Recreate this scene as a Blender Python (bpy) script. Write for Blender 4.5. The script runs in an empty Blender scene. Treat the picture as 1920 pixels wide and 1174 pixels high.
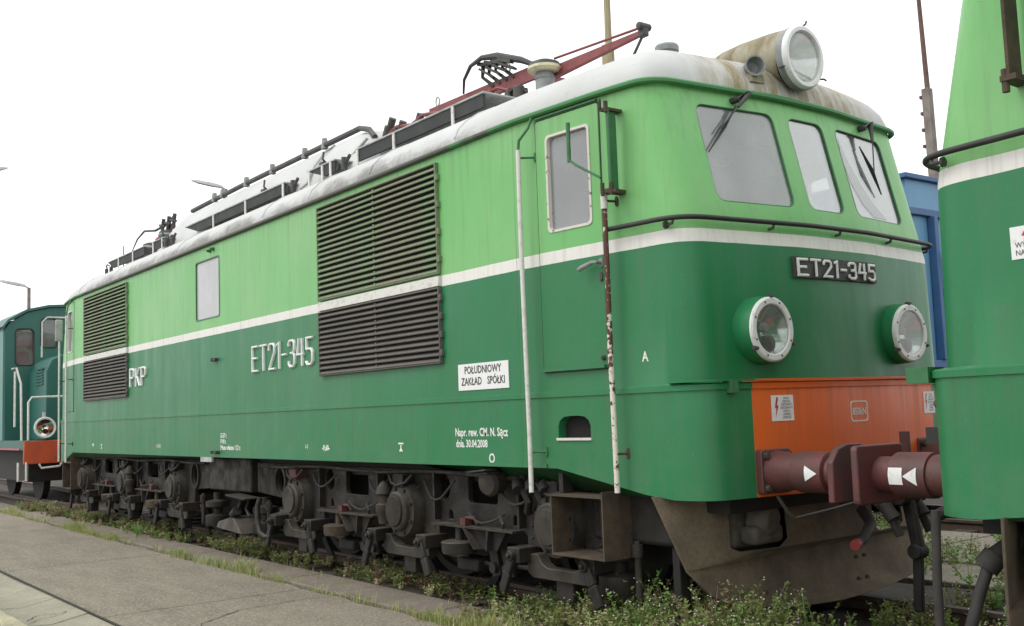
import bpy, bmesh, math, random
import numpy as np
from mathutils import Vector, Matrix
random.seed(7); RNG = np.random.default_rng(7)
sc = bpy.context.scene
COL = sc.collection
R = math.radians

# ------------------------------------------------------------------ camera, sky, sun, exposure
cam_d = bpy.data.cameras.new('camera'); cam = bpy.data.objects.new('camera', cam_d); COL.objects.link(cam)
cam_d.sensor_fit = 'HORIZONTAL'; cam_d.sensor_width = 36.0; cam_d.lens = 1960.0 / 1920.0 * 36.0
cam_d.clip_start = 0.05; cam_d.clip_end = 4000
YAW, PIT, ROL = 0.9202881810438834, 0.09415735947265105, 0.03604138845773048
_m = (Matrix.Rotation(YAW, 3, 'Z') @ Matrix.Rotation(PIT, 3, 'X') @ Matrix.Rotation(ROL, 3, 'Y')
      @ Matrix(((1, 0, 0), (0, 0, -1), (0, 1, 0))))
cam.matrix_world = Matrix.Translation((11.849762764, -4.380899366, 1.45)) @ _m.to_4x4()
sc.camera = cam
sc.render.resolution_x = 1024; sc.render.resolution_y = 626

w = bpy.data.worlds.new('World'); sc.world = w; w.use_nodes = True
nt = w.node_tree; bg = nt.nodes['Background']
sky = nt.nodes.new('ShaderNodeTexSky'); sky.sky_type = 'NISHITA'; sky.sun_disc = False
SUN_EL, SUN_AZ = R(52), R(200)      # azimuth measured from +Y clockwise: light from the near side, a little from behind
sky.sun_elevation = SUN_EL; sky.sun_rotation = SUN_AZ; sky.dust_density = 4.0; sky.air_density = 1.0
bw = nt.nodes.new('ShaderNodeRGBToBW'); nt.links.new(sky.outputs[0], bw.inputs[0])
mx = nt.nodes.new('ShaderNodeMix'); mx.data_type = 'RGBA'; mx.inputs['Factor'].default_value = 0.88
nt.links.new(bw.outputs[0], mx.inputs[6]); mx.inputs[7].default_value = (13.0, 13.15, 13.3, 1)   # thick even cloud
nt.links.new(mx.outputs[2], bg.inputs[0]); bg.inputs[1].default_value = 0.1
sun_d = bpy.data.lights.new('sun', 'SUN'); sun_d.energy = 1.1; sun_d.angle = R(25); sun_d.color = (1, 0.97, 0.92)
sun = bpy.data.objects.new('sun', sun_d); COL.objects.link(sun)
_sd = Vector((math.sin(SUN_AZ) * math.cos(SUN_EL), math.cos(SUN_AZ) * math.cos(SUN_EL), math.sin(SUN_EL)))
sun.rotation_euler = _sd.to_track_quat('Z', 'Y').to_euler(); sun.location = _sd * 30
sc.view_settings.view_transform = 'Standard'; sc.view_settings.look = 'None'
sc.view_settings.exposure = 0.3; sc.view_settings.gamma = 1.0

# ------------------------------------------------------------------ materials
def new_mat(name):
    m = bpy.data.materials.new(name); m.use_nodes = True
    return m, m.node_tree, m.node_tree.nodes['Principled BSDF']
class NB:
    """small node building helper"""
    def __init__(s, nt): s.nt = nt
    def n(s, t, **k):
        x = s.nt.nodes.new(t)
        for a, b in k.items(): setattr(x, a, b)
        return x
    def link(s, a, b): s.nt.links.new(a, b)
    def set(s, sock, v):
        if hasattr(v, 'is_output') or isinstance(v, bpy.types.NodeSocket): s.link(v, sock)
        else: sock.default_value = v
    def math(s, op, a, b=None, c=None, clamp=False):
        x = s.n('ShaderNodeMath', operation=op, use_clamp=clamp)
        s.set(x.inputs[0], a)
        if b is not None: s.set(x.inputs[1], b)
        if c is not None: s.set(x.inputs[2], c)
        return x.outputs[0]
    def mix(s, f, a, b, blend='MIX'):
        x = s.n('ShaderNodeMix', data_type='RGBA', blend_type=blend)
        s.set(x.inputs[0], f)
        for i, v in ((6, a), (7, b)):
            if isinstance(v, tuple): x.inputs[i].default_value = (*v[:3], 1)
            else: s.link(v, x.inputs[i])
        return x.outputs[2]
    def obj(s): return s.n('ShaderNodeTexCoord').outputs['Object']
    def mapping(s, vec, scale=(1, 1, 1), loc=(0, 0, 0)):
        x = s.n('ShaderNodeMapping'); s.link(vec, x.inputs[0]); x.inputs['Scale'].default_value = scale; x.inputs['Location'].default_value = loc
        return x.outputs[0]
    def noise(s, vec, scale, detail=4, rough=0.55):
        x = s.n('ShaderNodeTexNoise'); s.link(vec, x.inputs['Vector']); x.inputs['Scale'].default_value = scale
        x.inputs['Detail'].default_value = detail; x.inputs['Roughness'].default_value = rough
        return x.outputs['Fac']
    def ramp(s, f, lo, hi, a=0.0, b=1.0):
        x = s.n('ShaderNodeMapRange', clamp=True); s.link(f, x.inputs[0])
        x.inputs[1].default_value = lo; x.inputs[2].default_value = hi; x.inputs[3].default_value = a; x.inputs[4].default_value = b
        return x.outputs[0]
    def bump(s, h, strength=0.2, dist=0.01):
        x = s.n('ShaderNodeBump'); s.link(h, x.inputs['Height']); x.inputs['Strength'].default_value = strength; x.inputs['Distance'].default_value = dist
        return x.outputs[0]
def pbr(name, col, rough=0.6, col2=None, scale=6.0, lo=0.45, hi=0.7, metal=0.0, bump=0.0, bscale=40.0, fine=0.0, spec=0.5, streak=None):
    m, t, p = new_mat(name); b = NB(t); o = b.obj()
    p.inputs['Roughness'].default_value = rough; p.inputs['Metallic'].default_value = metal
    p.inputs['Specular IOR Level'].default_value = spec
    if col2 is None: col2 = tuple(c * 0.72 for c in col)
    v = b.mapping(o, streak) if streak else o
    f = b.ramp(b.noise(v, scale, 6, 0.6), lo, hi)
    c = b.mix(f, col, col2)
    if fine:
        c = b.mix(b.ramp(b.noise(o, scale * 14, 3), 0.4, 0.7, 0, fine), c, tuple(x * 0.45 for x in col))
    b.link(c, p.inputs['Base Color'])
    if bump: b.link(b.bump(b.noise(o, bscale, 4), bump), p.inputs['Normal'])
    return m
M = {}
M['black'] = pbr('black_rubber', (0.016, 0.017, 0.016), 0.55, (0.035, 0.034, 0.03))
M['dark_metal'] = pbr('dark_metal', (0.04, 0.041, 0.04), 0.55, (0.075, 0.07, 0.06), 9)
def under_mat(name, col, dust, rust, amt=.8):
    m, t, p = new_mat(name); b = NB(t); o = b.obj(); g = b.n('ShaderNodeNewGeometry')
    sn = b.n('ShaderNodeSeparateXYZ'); b.link(g.outputs['Normal'], sn.inputs[0])
    c = b.mix(b.ramp(b.noise(o, 5, 6, .65), .38, .66), col, tuple(x * .4 for x in col))
    c = b.mix(b.ramp(b.noise(o, 2.7, 6, .7), .52, .70, 0, .7), c, rust)
    c = b.mix(b.ramp(b.noise(b.mapping(o, (9, 9, 1.2)), 2.5, 5, .7), .56, .74, 0, .6), c, tuple(x * .2 for x in col))
    d = b.math('MULTIPLY', b.ramp(sn.outputs[2], .15, .85), b.ramp(b.noise(o, 11, 5, .65), .3, .62, .25, amt))  # up-facing faces lightened: settled dust, also painted highlight contrast
    c = b.mix(d, c, dust); c = b.mix(b.ramp(b.noise(o, 70, 3), .55, .7, 0, .5), c, tuple(x * .45 for x in col))
    b.link(c, p.inputs['Base Color']); b.link(b.ramp(b.noise(o, 6, 4), .35, .65, .45, .9), p.inputs['Roughness']); p.inputs['Specular IOR Level'].default_value = .35
    b.link(b.bump(b.noise(o, 55, 5, .7), .3, .008), p.inputs['Normal']); return m
M['under_old'] = pbr('underframe_dust', (0.036, 0.032, 0.027), 0.85, (0.013, 0.012, 0.011), 6, 0.36, 0.62, bump=0.15, bscale=60, fine=0.5)
M['under2_old'] = pbr('underframe_dust_pale', (0.060, 0.053, 0.044), 0.85, (0.018, 0.0165, 0.0145), 8, 0.36, 0.64, bump=0.15, bscale=70, fine=0.5)
M['under'] = under_mat('underframe_grime', (.027, .024, .0205), (.085, .075, .06), (.034, .024, .016), .7)
M['under2'] = under_mat('underframe_dusty', (.046, .041, .034), (.105, .092, .073), (.048, .034, .023), .75)
M['under_dark'] = pbr('underframe_shade_dark', (0.008, 0.0075, 0.007), 0.7, (0.016, 0.0145, 0.0125), 6)  # inner parts coloured near black so the frame holes read as deep shade
M['casting'] = pbr('dusty_casting', (0.10, 0.092, 0.075), 0.85, (0.045, 0.042, 0.035), 7)
M['rust_step'] = pbr('rusty_step', (0.085, 0.06, 0.035), 0.85, (0.04, 0.032, 0.024), 9, 0.4, 0.65, bump=0.2, bscale=80, fine=0.5)
M['plough'] = pbr('dusty_plough', (0.165, 0.13, 0.085), 0.88, (0.06, 0.05, 0.036), 3.2, 0.38, 0.72, bump=0.25, bscale=45, fine=0.45)
M['white_paint'] = pbr('white_paint', (0.62, 0.62, 0.58), 0.5, (0.42, 0.40, 0.35), 20, 0.5, 0.75)
M['frame_rusty'] = pbr('flaking_window_frame', (0.6, 0.58, 0.52), 0.6, (0.16, 0.08, 0.05), 26, 0.60, 0.66)
M['rust_rail'] = pbr('rusty_white_rail', (0.6, 0.57, 0.5), 0.6, (0.09, 0.035, 0.02), 34, 0.5, 0.56)
def rust_rail():
    m, t, p = new_mat('rusty_white_rail'); b = NB(t); o = b.obj()
    s_ = b.n('ShaderNodeSeparateXYZ'); b.link(o, s_.inputs[0])
    f = b.math('ADD', b.noise(o, 26, 5, .65), b.ramp(s_.outputs[2], 1.4, 2.3, -.045, .16))
    b.link(b.mix(b.ramp(f, .52, .56), (.62, .59, .52), (.085, .034, .02)), p.inputs['Base Color']); p.inputs['Roughness'].default_value = .7
    return m
M['rust_rail'] = rust_rail()
M['chrome_ring'] = pbr('lamp_ring', (0.66, 0.67, 0.66), 0.35, (0.4, 0.4, 0.38), 18, 0.55, 0.8)
M['reflector'] = pbr('lamp_reflector', (0.8, 0.8, 0.78), 0.12, (0.55, 0.53, 0.48), 8, metal=1.0)
M['red_lens'] = pbr('red_lens', (0.06, 0.008, 0.008), 0.25)
M['plate_black'] = pbr('plate_black', (0.035, 0.035, 0.036), 0.6, (0.07, 0.068, 0.065), 12)
M['letter'] = pbr('letter_white', (0.72, 0.73, 0.72), 0.45, (0.5, 0.5, 0.48), 30, 0.55, 0.8)
M['paint_text'] = pbr('stencil_white', (0.68, 0.70, 0.66), 0.6, (0.5, 0.55, 0.48), 40, 0.5, 0.75)
M['text_dark'] = pbr('print_black', (0.03, 0.03, 0.035), 0.5)
M['text_red'] = pbr('print_red', (0.45, 0.03, 0.03), 0.5)
M['buffer'] = pbr('buffer_brown_red', (0.120, 0.036, 0.036), 0.55, (0.070, 0.036, 0.030), 5, 0.38, 0.64, fine=0.4, bump=.12, bscale=50)
M['pan_red'] = pbr('pantograph_red', (0.22, 0.055, 0.055), 0.6, (0.13, 0.04, 0.036), 12)
M['insulator'] = pbr('insulator_cream', (0.55, 0.5, 0.33), 0.4, (0.4, 0.36, 0.25), 10)
M['roof_grey'] = pbr('roof_fitting_grey', (0.4, 0.42, 0.41), 0.6, (0.25, 0.25, 0.24), 9)
M['horn_grey'] = pbr('horn_grey', (0.23, 0.25, 0.25), 0.5, (0.15, 0.16, 0.16), 9)
M['dark_green'] = pbr('trim_green', (0.03, 0.15, 0.05), 0.45, (0.022, 0.1, 0.04), 8)
def gutter_mat():
    m, t, p = new_mat('gutter_paint'); b = NB(t); o = b.obj(); s_ = b.n('ShaderNodeSeparateXYZ'); b.link(o, s_.inputs[0])
    f = b.math('ADD', b.ramp(b.math('ABSOLUTE', s_.outputs[0]), 6.2, 4.4, -.2, .32), b.noise(o, 3, 5))
    b.link(b.mix(b.ramp(f, .55, .68), (.04, .19, .055), (.06, .063, .052)), p.inputs['Base Color']); p.inputs['Roughness'].default_value = .55
    return m
M['gutter'] = gutter_mat()
M['gutter_old'] = pbr('gutter_green', (0.035, 0.17, 0.055), 0.5, (0.065, 0.07, 0.055), 1.3, 0.40, 0.60)
M['stain_shell'] = pbr('stained_fairing', (0.30, 0.28, 0.195), 0.6, (0.16, 0.125, 0.05), 4, 0.40, 0.62, streak=(2.4, 2.0, 0.7), fine=0.35)
M['cab_inner'] = pbr('cab_interior', (0.55, 0.57, 0.55), 0.8, (0.48, 0.5, 0.48), 2)
M['desk'] = pbr('cab_desk', (0.10, 0.11, 0.11), 0.6)
M['teal'] = pbr('teal_paint', (0.018, 0.105, 0.082), 0.45, (0.024, 0.12, 0.095), 2.5, streak=(1, 1, 0.3))
M['teal_pale'] = pbr('teal_paint_pale', (0.11, 0.24, 0.23), 0.5, (0.08, 0.2, 0.19), 2)
M['orange_beam'] = pbr('orange_beam', (0.46, 0.075, 0.025), 0.5, (0.36, 0.06, 0.025), 6)
M['pink'] = pbr('red_line', (0.5, 0.09, 0.13), 0.5)
M['blue'] = pbr('blue_wagon_paint', (0.13, 0.30, 0.47), 0.5, (0.10, 0.24, 0.40), 2.2, streak=(1, 1, 0.25))
M['blue_dark'] = pbr('blue_wagon_rib', (0.035, 0.10, 0.24), 0.5, (0.05, 0.12, 0.25), 4)
M['brown_red'] = pbr('brown_block', (0.13, 0.04, 0.025), 0.7)
M['wood_pole'] = pbr('pole_wood', (0.38, 0.33, 0.2), 0.8, (0.22, 0.18, 0.1), 6, streak=(6, 6, 0.3))
M['concrete_pole'] = pbr('mast_concrete', (0.24, 0.21, 0.185), 0.85, (0.15, 0.12, 0.10), 4)
M['rust_mast'] = pbr('mast_rust', (0.15, 0.085, 0.07), 0.8, (0.09, 0.05, 0.04), 5)
M['lamp_grey'] = pbr('lamp_grey', (0.5, 0.51, 0.5), 0.5, (0.4, 0.4, 0.4), 4)
M['rail_steel'] = pbr('rail_steel', (0.09, 0.06, 0.045), 0.6, (0.05, 0.035, 0.03), 6)
M['sleeper'] = pbr('sleeper', (0.07, 0.055, 0.042), 0.9, (0.04, 0.033, 0.028), 7)
M['board_dark'] = pbr('board_dark', (0.022, 0.024, 0.025), 0.7, (0.04, 0.042, 0.042), 5)
M['hose'] = pbr('hose_rubber', (0.032, 0.029, 0.026), 0.75, (0.016, 0.015, 0.014), 12)
M['hose_red'] = pbr('hose_cock_red', (0.28, 0.04, 0.035), 0.6)
M['tag_red'] = pbr('faded_red', (0.085, 0.027, 0.023), 0.7)

XC, YC = 0.585, 1.45      # middle of the locomotive
def body_paint():
    m, t, p = new_mat('locomotive_paint'); b = NB(t); o = b.obj()
    s = b.n('ShaderNodeSeparateXYZ'); b.link(o, s.inputs[0]); x, y, z = s.outputs
    wob = b.math('MULTIPLY', b.math('SUBTRACT', b.noise(o, 5, 3), 0.5), 0.006)
    zz = b.math('ADD', z, wob)
    light = (0.14, 0.43, 0.13); dark = (0.004, 0.155, 0.046); white = (0.72, 0.71, 0.67); orange = (0.70, 0.118, 0.008)
    st = b.mapping(o, (3.0, 3.0, 0.35)); n1 = b.noise(st, 2.2, 6, 0.6); n2 = b.noise(o, 0.9, 5, 0.6); n3 = b.noise(b.mapping(o, (9, 9, 0.8)), 3.0, 4)
    lightc = b.mix(b.ramp(n2, 0.35, 0.7), light, (0.20, 0.455, 0.17))
    lightc = b.mix(b.ramp(n1, 0.55, 0.8, 0, 0.4), lightc, (0.27, 0.44, 0.24))
    darkc = b.mix(b.ramp(n2, 0.35, 0.7), dark, (0.010, 0.170, 0.062))
    darkc = b.mix(b.ramp(n1, 0.48, 0.78, 0, 0.5), darkc, (0.045, 0.165, 0.09))
    whitec = b.mix(b.ramp(n3, 0.5, 0.8, 0, 0.5), white, (0.48, 0.46, 0.41))
    c = b.mix(b.math('GREATER_THAN', zz, 2.504), whitec, lightc)
    c = b.mix(b.math('LESS_THAN', zz, 2.422), c, darkc)
    ay = b.math('ABSOLUTE', y); axx = b.math('ABSOLUTE', x)
    f = b.math('MULTIPLY', b.math('LESS_THAN', ay, 0.955), b.math('LESS_THAN', z, 1.592))
    f = b.math('MULTIPLY', f, b.math('GREATER_THAN', axx, 6.9))
    orangec = b.mix(b.ramp(n1, 0.45, 0.8, 0, 0.6), orange, (0.56, 0.095, 0.012))
    c = b.mix(f, c, orangec)
    # tone differs a little from one sheet of steel to the next, thin weld seams between them
    bx_ = b.n('ShaderNodeCombineXYZ'); b.link(b.math('FLOOR', b.math('ADD', b.math('MULTIPLY', x, .83), .37)), bx_.inputs[0]); b.link(b.math('GREATER_THAN', z, 1.535), bx_.inputs[1])
    wn = b.n('ShaderNodeTexWhiteNoise', noise_dimensions='3D'); b.link(bx_.outputs[0], wn.inputs[0])
    c = b.mix(b.ramp(wn.outputs[0], 0, 1, 0, .09), c, (0.20, 0.25, 0.19))
    sx_ = b.math('FRACT', b.math('ADD', b.math('MULTIPLY', x, .83), .37)); seam = b.math('LESS_THAN', sx_, .006)
    c = b.mix(b.math('MULTIPLY', seam, b.math('MULTIPLY', b.math('LESS_THAN', axx, 5.9), .38)), c, (0.035, 0.05, 0.03))
    # flaked chips showing primer and rust
    chip = b.ramp(b.noise(o, 9, 8, .72), .70, .72, 0, .8); c = b.mix(b.math('MULTIPLY', chip, b.ramp(b.noise(o, 1.3, 3), .5, .62)), c, (0.10, 0.06, 0.04))
    # grime: fine runs of dirt, patches of dust low on the sides and chalky spots
    run = b.ramp(b.noise(b.mapping(o, (14, 14, 0.5)), 2.0, 5, 0.65), 0.54, 0.82, 0, 0.30)
    c = b.mix(run, c, (0.12, 0.10, 0.075))
    dust = b.math('MULTIPLY', b.ramp(z, 1.75, 0.9), b.ramp(b.noise(o, 3.0, 6, 0.65), 0.38, 0.75, 0.0, 0.20))
    c = b.mix(dust, c, (0.19, 0.17, 0.13))
    sc_ = b.ramp(b.noise(b.mapping(o, (3, 3, 1.2)), 14, 3), 0.68, 0.75, 0, 0.10)
    c = b.mix(sc_, c, (0.3, 0.36, 0.3))
    # dirty water runs under the gutter and below the grilles
    wr = b.ramp(b.noise(b.mapping(o, (16, 16, .25)), 1.5, 4, .6), .5, .7)
    c = b.mix(b.math('MULTIPLY', wr, b.ramp(z, 3.0, 3.46, 0, .38)), c, (0.10, 0.115, 0.075))
    c = b.mix(b.math('MULTIPLY', wr, b.math('MULTIPLY', b.ramp(z, 1.5, 1.86, 0, .35), b.math('LESS_THAN', z, 1.84))), c, (0.09, 0.10, 0.07))
    c = b.mix(b.math('MULTIPLY', wr, b.math('MULTIPLY', b.ramp(z, 1.18, 1.54, 0, .4), b.math('LESS_THAN', z, 1.535))), c, (0.08, 0.07, 0.045))
    p.inputs['Specular IOR Level'].default_value = .4
    b.link(c, p.inputs['Base Color'])
    b.link(b.ramp(n1, 0.3, 0.8, 0.34, 0.55), p.inputs['Roughness'])
    b.link(b.bump(b.math('ADD', b.noise(b.mapping(o, (1, 1, 0.6)), 1.9, 3), b.math('MULTIPLY', b.noise(o, 60, 3), .05)), 0.35, 0.03), p.inputs['Normal'])
    return m
M['body'] = body_paint()
def roof_paint():
    m, t, p = new_mat('roof_paint'); b = NB(t); o = b.obj()
    s = b.n('ShaderNodeSeparateXYZ'); b.link(o, s.inputs[0]); x, y, z = s.outputs
    base = b.mix(b.ramp(b.noise(o, 1.4, 6, 0.6), 0.35, 0.7), (0.51, 0.52, 0.51), (0.41, 0.42, 0.41))
    # dark grime creeping up from the gutter in patches
    edge = b.math('ADD', b.ramp(z, 3.50, 3.84, 0.50, 0.0), b.math('MULTIPLY', b.noise(b.mapping(o, (1, 1, 1.6)), 2.0, 9, 0.72), 0.9))
    base = b.mix(b.ramp(b.math('ADD', edge, b.ramp(b.math('ABSOLUTE', x), 4.6, 5.6, 0, -.25)), 0.79, 0.96, 0, 0.8), base, (0.14, 0.135, 0.12))
    drip = b.ramp(b.noise(b.mapping(o, (1.6, 5, 1.1)), 1.8, 8, 0.74), 0.42, 0.60)
    m1 = b.math('MULTIPLY', b.ramp(b.math('ABSOLUTE', y), 1.05, 0.6), b.ramp(b.math('ABSOLUTE', x), 6.0, 6.5))
    base = b.mix(b.math('MULTIPLY', m1, b.ramp(drip, 0, 1, 0.22, 0.95)), base, (0.21, 0.155, 0.045))
    fine = b.ramp(b.noise(b.mapping(o, (1, 1, 1)), 22, 4), 0.62, 0.74, 0, 0.35)
    base = b.mix(fine, base, (0.25, 0.24, 0.21))
    b.link(base, p.inputs['Base Color']); p.inputs['Roughness'].default_value = 0.6
    b.link(b.bump(b.noise(o, 3, 4), 0.12, 0.03), p.inputs['Normal'])
    return m
M['roof'] = roof_paint()
def slat_mat(name, c1, c2, c3):
    m, t, p = new_mat(name); b = NB(t); o = b.obj()
    c = b.mix(b.ramp(b.noise(b.mapping(o, (2, 2, 12)), 2.2, 5), 0.35, 0.65), c1, c2)
    c = b.mix(b.ramp(b.noise(o, 30, 3), 0.5, 0.75, 0, 0.6), c, c3)
    b.link(c, p.inputs['Base Color']); p.inputs['Roughness'].default_value = 0.7
    return m
M['slat_up'] = slat_mat('louvre_green', (0.155, 0.26, 0.13), (0.19, 0.19, 0.13), (0.12, 0.10, 0.065))
M['slat_lo'] = slat_mat('louvre_dark', (0.12, 0.11, 0.097), (0.095, 0.09, 0.078), (0.07, 0.064, 0.052))
M['slat_back'] = pbr('recess_shade_back', (0.012, 0.011, 0.010), 0.9)  # near-black sheet, the shade behind the louvre slats put into its colour
def glass(name, film=(0.55, 0.57, 0.56), alpha=0.35, rough=0.06, dirt=0.2, refl=0.07):
    """window glass: clear pane with mirror reflection and a thin uneven film of dust"""
    m, t, p = new_mat(name); b = NB(t); o = b.obj()
    t.nodes.remove(p); out = t.nodes['Material Output']
    tr = b.n('ShaderNodeBsdfTransparent'); tr.inputs[0].default_value = (0.86, 0.89, 0.88, 1)
    df = b.n('ShaderNodeBsdfDiffuse'); df.inputs[0].default_value = (*film, 1)
    gl = b.n('ShaderNodeBsdfGlossy'); gl.inputs['Roughness'].default_value = rough
    a = b.ramp(b.noise(o, 3.0, 5), 0.3, 0.75, max(0, alpha - dirt / 2), min(1, alpha + dirt / 2))
    m1 = b.n('ShaderNodeMixShader'); b.link(a, m1.inputs[0]); b.link(tr.outputs[0], m1.inputs[1]); b.link(df.outputs[0], m1.inputs[2])
    g = b.n('ShaderNodeNewGeometry'); dp = b.n('ShaderNodeVectorMath', operation='DOT_PRODUCT'); b.link(g.outputs['Normal'], dp.inputs[0]); b.link(g.outputs['Incoming'], dp.inputs[1])
    q = b.math('POWER', b.math('SUBTRACT', 1.0, b.math('ABSOLUTE', dp.outputs['Value']), clamp=True), 5.0)     # Schlick, the same from both sides of the pane
    f2 = b.math('ADD', b.math('MULTIPLY', q, 0.88), refl, clamp=True)
    m2 = b.n('ShaderNodeMixShader'); b.link(f2, m2.inputs[0]); b.link(m1.outputs[0], m2.inputs[1]); b.link(gl.outputs[0], m2.inputs[2])
    b.link(m2.outputs[0], out.inputs[0])
    return m
M['glass_cab'] = glass('cab_glass', (0.55, 0.58, 0.57), 0.20, dirt=.20, refl=.30)
M['glass_cab_dim_refl'] = glass('cab_glass_dim_refl', (0.5, 0.53, 0.52), 0.30, dirt=.24, refl=.13)  # left windscreen: greyer, less mirror-like copy paints in a darker reflection
M['glass_band'] = glass('cab_glass_band', (0.36, 0.39, 0.38), 0.6, dirt=.2, refl=.2)
M['glass_door'] = glass('door_glass', (0.33, 0.34, 0.35), 0.5, refl=.10)
M['glass_pale'] = glass('side_glass', (0.5, 0.5, 0.52), 0.85)
M['glass_lamp'] = glass('lamp_glass', (0.6, 0.62, 0.61), 0.10, 0.03, 0.1)
M['glass_lamp_dusty'] = glass('lamp_glass_dusty', (0.66, 0.68, 0.68), 0.36, 0.05, 0.2)

# ------------------------------------------------------------------ mesh helpers
ROOT = Vector((0, 0, 0))          # world position of the thing being built: vertices are stored relative to it
class MB:
    def __init__(s): s.V = []; s.F = []
    def add(s, V, F):
        o = len(s.V); s.V += [tuple(v) for v in V]; s.F += [tuple(i + o for i in f) for f in F]; return s
    def box(s, x0, x1, y0, y1, z0, z1):
        V = [(x, y, z) for x in (x0, x1) for y in (y0, y1) for z in (z0, z1)]
        return s.add(V, [(0, 1, 3, 2), (4, 6, 7, 5), (0, 4, 5, 1), (2, 3, 7, 6), (0, 2, 6, 4), (1, 5, 7, 3)])
    def bar(s, p0, p1, wid, th, up=(0, 0, 1)):
        p0 = Vector(p0); p1 = Vector(p1); d = (p1 - p0).normalized(); u = Vector(up); a = d.cross(u)
        if a.length < 1e-4: a = d.cross(Vector((1, 0, 0)))
        a.normalize(); c = a.cross(d)
        V = [p + a * i * wid / 2 + c * j * th / 2 for p in (p0, p1) for i, j in ((-1, -1), (1, -1), (1, 1), (-1, 1))]
        return s.add(V, [(3, 2, 1, 0), (4, 5, 6, 7), (0, 1, 5, 4), (1, 2, 6, 5), (2, 3, 7, 6), (3, 0, 4, 7)])
    def cyl(s, p0, p1, r0, r1=None, n=20, caps=True):
        r1 = r0 if r1 is None else r1
        return s.lathe(p0, Vector(p1) - Vector(p0), [(0, r0), ((Vector(p1) - Vector(p0)).length, r1)], n, caps)
    def lathe(s, o, axis, prof, n=28, caps=True):
        o = Vector(o); d = Vector(axis).normalized(); a = d.orthogonal().normalized(); c = d.cross(a)
        V = []; F = []
        for h, r in prof:
            for k in range(n):
                t = 2 * math.pi * k / n; V.append(o + d * h + (a * math.cos(t) + c * math.sin(t)) * r)
        for i in range(len(prof) - 1):
            for k in range(n):
                k2 = (k + 1) % n; F.append((i * n + k, i * n + k2, (i + 1) * n + k2, (i + 1) * n + k))
        if caps:
            F.append(tuple(reversed(range(n)))); F.append(tuple((len(prof) - 1) * n + k for k in range(n)))
        return s.add(V, F)
    def tube(s, pts, r, n=8, closed=False, flat=None):
        P = [Vector(p) for p in pts]; m = len(P); V = []; F = []
        rr = r if isinstance(r, (list, tuple)) else [r] * m
        up = None
        for i in range(m):
            if closed: d = (P[(i + 1) % m] - P[i - 1])
            else: d = P[min(i + 1, m - 1)] - P[max(i - 1, 0)]
            d.normalize()
            if up is None:
                a = d.orthogonal().normalized() if flat is None else (Vector(flat) - d * d.dot(Vector(flat))).normalized()
            else:
                a = up - d * up.dot(d)
                a = a.normalized() if a.length > 1e-5 else d.orthogonal().normalized()
            up = a; c = d.cross(a)
            for k in range(n):
                t = 2 * math.pi * (k + 0.5) / n; V.append(P[i] + (a * math.cos(t) + c * math.sin(t)) * rr[i])
        L = m if closed else m - 1
        for i in range(L):
            j = (i + 1) % m
            for k in range(n):
                k2 = (k + 1) % n; F.append((i * n + k, i * n + k2, j * n + k2, j * n + k))
        if not closed:
            F.append(tuple(reversed(range(n)))); F.append(tuple((m - 1) * n + k for k in range(n)))
        return s.add(V, F)
    def prism(s, poly, fn, d0, d1):
        n = len(poly); V = [fn(u, v, d0) for u, v in poly] + [fn(u, v, d1) for u, v in poly]
        F = [tuple(reversed(range(n))), tuple(range(n, 2 * n))] + [(i, (i + 1) % n, n + (i + 1) % n, n + i) for i in range(n)]
        return s.add(V, F)
    def ring(s, poly, poly2, fn, d0, d1):
        """closed frame between an outer and an inner outline"""
        n = len(poly); V = [fn(u, v, d) for d in (d0, d1) for P in (poly, poly2) for u, v in P]; F = []
        for i in range(n):
            j = (i + 1) % n
            F += [(2 * n + i, 2 * n + j, 3 * n + j, 3 * n + i), (i, n + i, n + j, j), (i, j, 2 * n + j, 2 * n + i), (n + i, 3 * n + i, 3 * n + j, n + j)]
        return s.add(V, F)
    def build(s, name, mat, parent=None, loc=None, bevel=0.0, angle=38):
        me = bpy.data.meshes.new(name)
        off = Vector(loc) if loc is not None else ROOT
        me.from_pydata([(v[0] - off[0], v[1] - off[1], v[2] - off[2]) for v in s.V], [], s.F)
        return finish(name, me, mat, parent, loc, bevel, angle)
def finish(name, me, mat, parent=None, loc=None, bevel=0.0, angle=38, fixn=True):
    if fixn:
        bm = bmesh.new(); bm.from_mesh(me); bmesh.ops.recalc_face_normals(bm, faces=bm.faces[:]); bm.to_mesh(me); bm.free()
    me.materials.append(M[mat] if isinstance(mat, str) else mat)
    me.polygons.foreach_set('use_smooth', [True] * len(me.polygons)); me.set_sharp_from_angle(angle=R(angle))
    o = bpy.data.objects.new(name, me); COL.objects.link(o)
    if loc is not None: o.location = loc
    if parent: o.parent = parent
    if bevel:
        bv = o.modifiers.new('bevel', 'BEVEL'); bv.width = bevel; bv.segments = 2; bv.limit_method = 'ANGLE'; bv.angle_limit = R(40)
    return o
def tag(o, label, cat, group=None):
    o['label'] = label; o['category'] = cat
    if group: o['group'] = group
    return o
def thing(name, label, cat, loc, group=None):
    global ROOT
    o = bpy.data.objects.new(name, None); COL.objects.link(o); o.location = loc; o.empty_display_size = 0.3
    ROOT = Vector(loc); return tag(o, label, cat, group)
def rrect(u0, u1, v0, v1, r, k=5):
    P = []
    for cu, cv, a in ((u1 - r, v1 - r, 0), (u0 + r, v1 - r, 90), (u0 + r, v0 + r, 180), (u1 - r, v0 + r, 270)):
        for i in range(k + 1):
            t = R(a + 90 * i / k); P.append((cu + r * math.cos(t), cv + r * math.sin(t)))
    return P
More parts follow.
